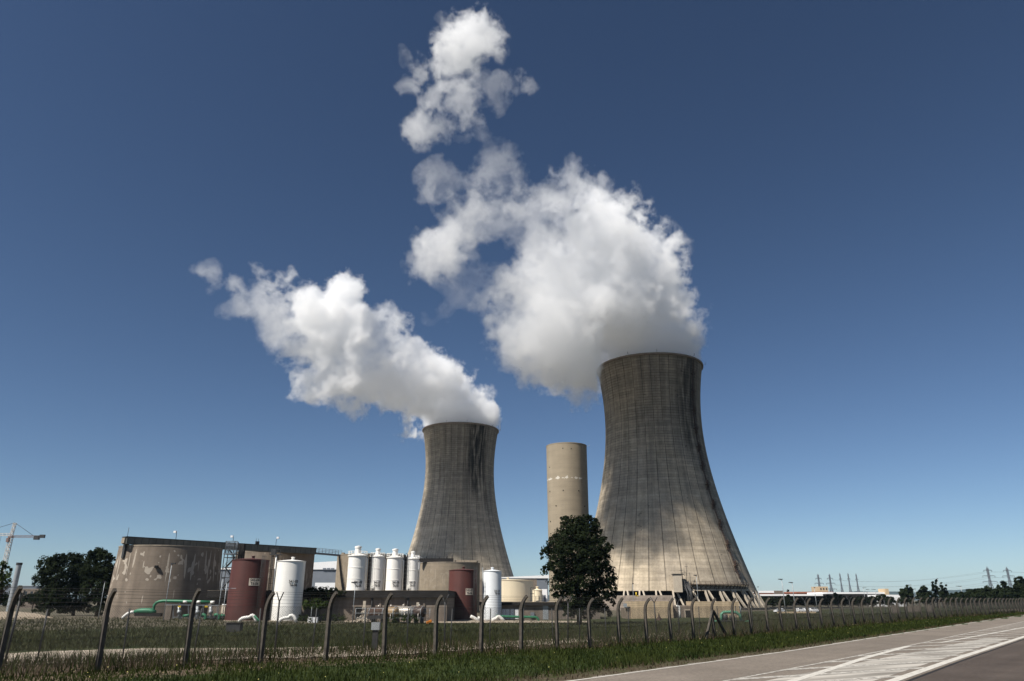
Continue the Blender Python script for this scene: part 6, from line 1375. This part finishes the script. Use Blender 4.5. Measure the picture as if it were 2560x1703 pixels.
# trees and hedges in the right distance
def far_tree(px, yt, Y, w_, label, name='far_tree', n=2600, cyp=False, grp='far trees at the right', mt='leaf_dark'):
    if cyp: ol = [(0, yt + (1512 - yt) * u, w_ * s, (1512 - yt) * .16) for u, s in ((.12, .35), (.28, .62), (.45, .85), (.62, 1.0), (.80, .9))]
    else:
        h = 1514 - yt; rz = random.Random(int(px)); ol = [(rz.uniform(-.25, .25) * w_, yt + h * .28, w_ * .62, h * .30), (-w_ * .45, yt + h * .5, w_ * .55, h * .32), (w_ * .45, yt + h * .48, w_ * .55, h * .30), (0, yt + h * .62, w_ * .85, h * .38), (w_ * .3, yt + h * .85, w_ * .7, h * .2), (-w_ * .4, yt + h * .85, w_ * .6, h * .2)]
    return tree_at(px, yt, Y, label, ol, n, 1.0 * Y / 420, mt, name, grp, .6, .3, 'cypress' if cyp else 'tree', .34, 4, int(px))
far_tree(2266, 1464, 420, 17, 'round dark bush-like tree just right of the white hall'); far_tree(2311, 1468, 430, 19, 'rounded dark tree left of the first cypress pair')
far_tree(2333, 1455, 430, 5, 'thin left cypress of the left pair', 'cypress', 700, True, 'far cypresses'); far_tree(2342, 1453, 432, 8, 'broad right cypress of the left pair', 'cypress', 1000, True, 'far cypresses')
far_tree(2356, 1457, 428, 7, 'taller left cypress of the right pair', 'cypress', 1000, True, 'far cypresses'); far_tree(2366, 1463, 430, 5, 'shorter right cypress of the right pair', 'cypress', 700, True, 'far cypresses')
WOOD = [(2382, 1486, 15, 400, 'low tree just right of the cypresses'), (2403, 1482, 16, 395, 'low tree below the lamp post at the right'), (2428, 1475, 17, 390, 'dark tree at the left of the far wood'), (2450, 1473, 17, 385, 'dark tree left of the nearer pylon\'s foot'), (2472, 1469, 17, 380, 'dark tree at the nearer pylon\'s foot'), (2494, 1474, 16, 376, 'dark tree between the two right-hand pylons'), (2514, 1458, 18, 372, 'tall dark tree at the foot of the last pylon'), (2536, 1470, 15, 365, 'dark tree right of the last pylon'), (2556, 1444, 16, 345, 'tallest dark tree, at the right edge of the picture'), (2582, 1455, 18, 340, 'dark tree cut off by the right edge of the picture')]
for px, yt, w_, Y, lb in WOOD: far_tree(px, yt, Y, w_ * 1.25, lb, n=4200)
HED = [(1905, 1493, 16, 500, 'first dark bush under the canopy, nearest the cooling tower'), (1930, 1494, 18, 495, 'second dark bush under the canopy'), (1958, 1492, 17, 490, 'dark bush under the canopy beside the tallest lamp post'), (1985, 1493, 18, 485, 'dark bush under the canopy beside the second tall lamp post'), (2012, 1494, 17, 480, 'dark bush behind the left end of the car row'), (2040, 1493, 18, 476, 'dark bush behind the right end of the car row'), (2068, 1490, 18, 472, 'dark bush under the join of the canopy and the flat hall'), (2094, 1484, 18, 468, 'olive bush rising in front of the flat hall'), (2122, 1490, 18, 465, 'dark bush before the middle of the flat hall'), (2150, 1490, 18, 460, 'dark bush before the right half of the flat hall'), (2178, 1491, 18, 456, 'dark bush before the right end of the flat hall'), (2205, 1488, 17, 450, 'dark bush at the ochre end tower'), (2228, 1494, 14, 446, 'low dark bush before the white hall')]
for px, yt, w_, Y, lb in HED: far_tree(px, yt, Y, w_, lb, 'bush', 1200, False, 'bushes along the canopy', 'leaf_mid' if px == 2094 else 'leaf_dark')
q = at(1950.5 + 20, 1478, 560); far_tree(1970.5, 1476, 560, 3, 'thin conifer poking above the canopy roof', 'conifer', 400, True, 'far cypresses')
# the hedge line behind the yard on the far right and left, one mass
# ---- grass: blades as one mass
M['blade'] = leaf_mat('verge_grass', (.013, .026, .006), (.052, .062, .015)); M['blade_dry'] = leaf_mat('dry_stalks', (.045, .032, .020), (.11, .080, .050)); M['blade_meadow'] = leaf_mat('meadow_grass', (.018, .028, .009), (.075, .070, .030))
def blades(name, n, sfun, tfun, h0, h1, w_, m, label, cat, dens_pow=1.0, zoff=0.0):
    s = sfun(n); t = tfun(n); x = FO.x + FN.x * s + FD.x * t; y = FO.y + FN.y * s + FD.y * t
    keep = (y > 8) & (np.abs(x) < y * .85 + 6); x, y = x[keep], y[keep]; n = len(x); z = np.array([terrain(a, b) for a, b in zip(x, y)])
    d = np.hypot(x, y); cl = vnoise(np.stack([x * .5, y * .5, x * 0 + 3.3], 1).astype(np.float32)) * .5 + .5
    h = RV.uniform(h0, h1, n) * (.45 + .9 * cl); wd = w_ * (d / 30) * RV.uniform(.6, 1.3, n); a = RV.uniform(0, 6.28, n)
    u = np.stack([np.cos(a) * wd, np.sin(a) * wd, 0 * a], 1); tip = np.stack([RV.normal(0, .33, n) * h, RV.normal(0, .33, n) * h, h], 1); c = np.stack([x, y, z - .02], 1)
    o = quads_mesh(name, c, u, tip, m, tri=True); tag(o, label, cat, kind='stuff'); return o
def tnear(a, b, p=1.6): return lambda n: a + (b - a) * RV.random(n) ** p
EAn = np.array(EA)
def s_verge(n):
    return None
def verge(n, lo, hi, ta, tb, p):
    t = tnear(ta, tb, p)(n); se = np.interp(t, EAn[:, 0], EAn[:, 1]) + .35; sf = np.interp(t, [a for a, _ in SF], [b for _, b in SF]); f = RV.random(n); return se + (sf - se) * (lo + (hi - lo) * f), t
class _S: pass
def verge_blades(name, n, lo, hi, ta, tb, p, h0, h1, w_, m, label):
    s, t = verge(n, lo, hi, ta, tb, p); return blades(name, n, lambda k: s, lambda k: t, h0, h1, w_, m, label, 'grass')
verge_blades('grass', 90000, .06, 1.0, -12, 170, 1.9, .10, .30, .022, M['blade'], 'short green grass covering the verge between road and fence')
verge_blades('dry_grass', 9000, -.02, .16, -12, 170, 1.9, .05, .16, .02, M['blade_dry'], 'thin dry grass at the edge of the road')
def s_in(lo, hi): return lambda n: np.interp(0, [0], [0]) + lo + (hi - lo) * RV.random(n)
def along(n, lo, hi, ta, tb, p):
    t = tnear(ta, tb, p)(n); return np.interp(t, [a for a, _ in SF], [b for _, b in SF]) + lo + (hi - lo) * RV.random(n), t
s, t = along(34000, -.9, 6.5, -14, 150, 1.7); blades('dry_weeds', len(s), lambda k: s, lambda k: t, .12, .62, .008, M['blade_dry'], 'dry brown stalks standing along both fences', 'weeds')
s, t = along(24000, -.7, 9, -14, 150, 1.5); blades('tall_weeds', len(s), lambda k: s, lambda k: t, .25, .75, .016, M['blade'], 'green weeds growing through the fences', 'weeds')
def meadow(n):
    px = RV.uniform(-200, 2300, n); f = RV.random(n); out = []
    for a, b in zip(px, f):
        y1 = np.interp(a, [0, 345, 650, 960, 1320, 1676, 1807, 2150], [1630, 1619, 1618, 1614, 1600, 1580, 1573, 1552]); y0 = 1545 if a < 560 else 1556
        if a > 1850: y0 = 1535
        g = ground_at(a, y0 + (y1 - y0) * b, 14); out.append(st(g.x, g.y))
    o = np.array(out); return o[:, 0], o[:, 1]
s, t = meadow(60000); blades('meadow_grass', len(s), lambda k: s, lambda k: t, .15, .62, .014, M['blade_meadow'], 'rough uneven meadow grass on the bank below the tanks', 'grass')
# small yellow and white flowers in the verge
s, t = verge(260, .12, .9, -8, 120, 1.6); xs = FO.x + FN.x * s + FD.x * t; ys = FO.y + FN.y * s + FD.y * t; zs_ = np.array([terrain(a, b) for a, b in zip(xs, ys)]) + RV.uniform(.15, .32, len(xs)); c = np.stack([xs, ys, zs_], 1); d = rnd_dirs(len(c)); u = np.cross(d, rnd_dirs(len(c))); u /= np.linalg.norm(u, axis=1)[:, None]; v_ = np.cross(d, u)
tag(quads_mesh('wild_flowers', c, u * .017, v_ * .017, mat('yellow_petals', (.55, .50, .16), .7, .2, .2, 3)), 'tiny pale yellow flowers dotted through the verge grass', 'flowers', kind='stuff')
# ---------------------------------------------------------------- air
hz = MB().box((-15500, -16500, -3.5), (15500, 16500, 372)); hm = bpy.data.materials.new('air'); hm.use_nodes = True; nd = hm.node_tree.nodes; nd.clear()
pv = nd.new('ShaderNodeVolumePrincipled'); pv.inputs['Color'].default_value = (.50, .74, 1, 1); pv.inputs['Density'].default_value = 2.6e-5; pv.inputs['Anisotropy'].default_value = 0
mo = nd.new('ShaderNodeOutputMaterial'); hm.node_tree.links.new(pv.outputs[0], mo.inputs['Volume']); hz.build('haze', hm, kind='stuff')
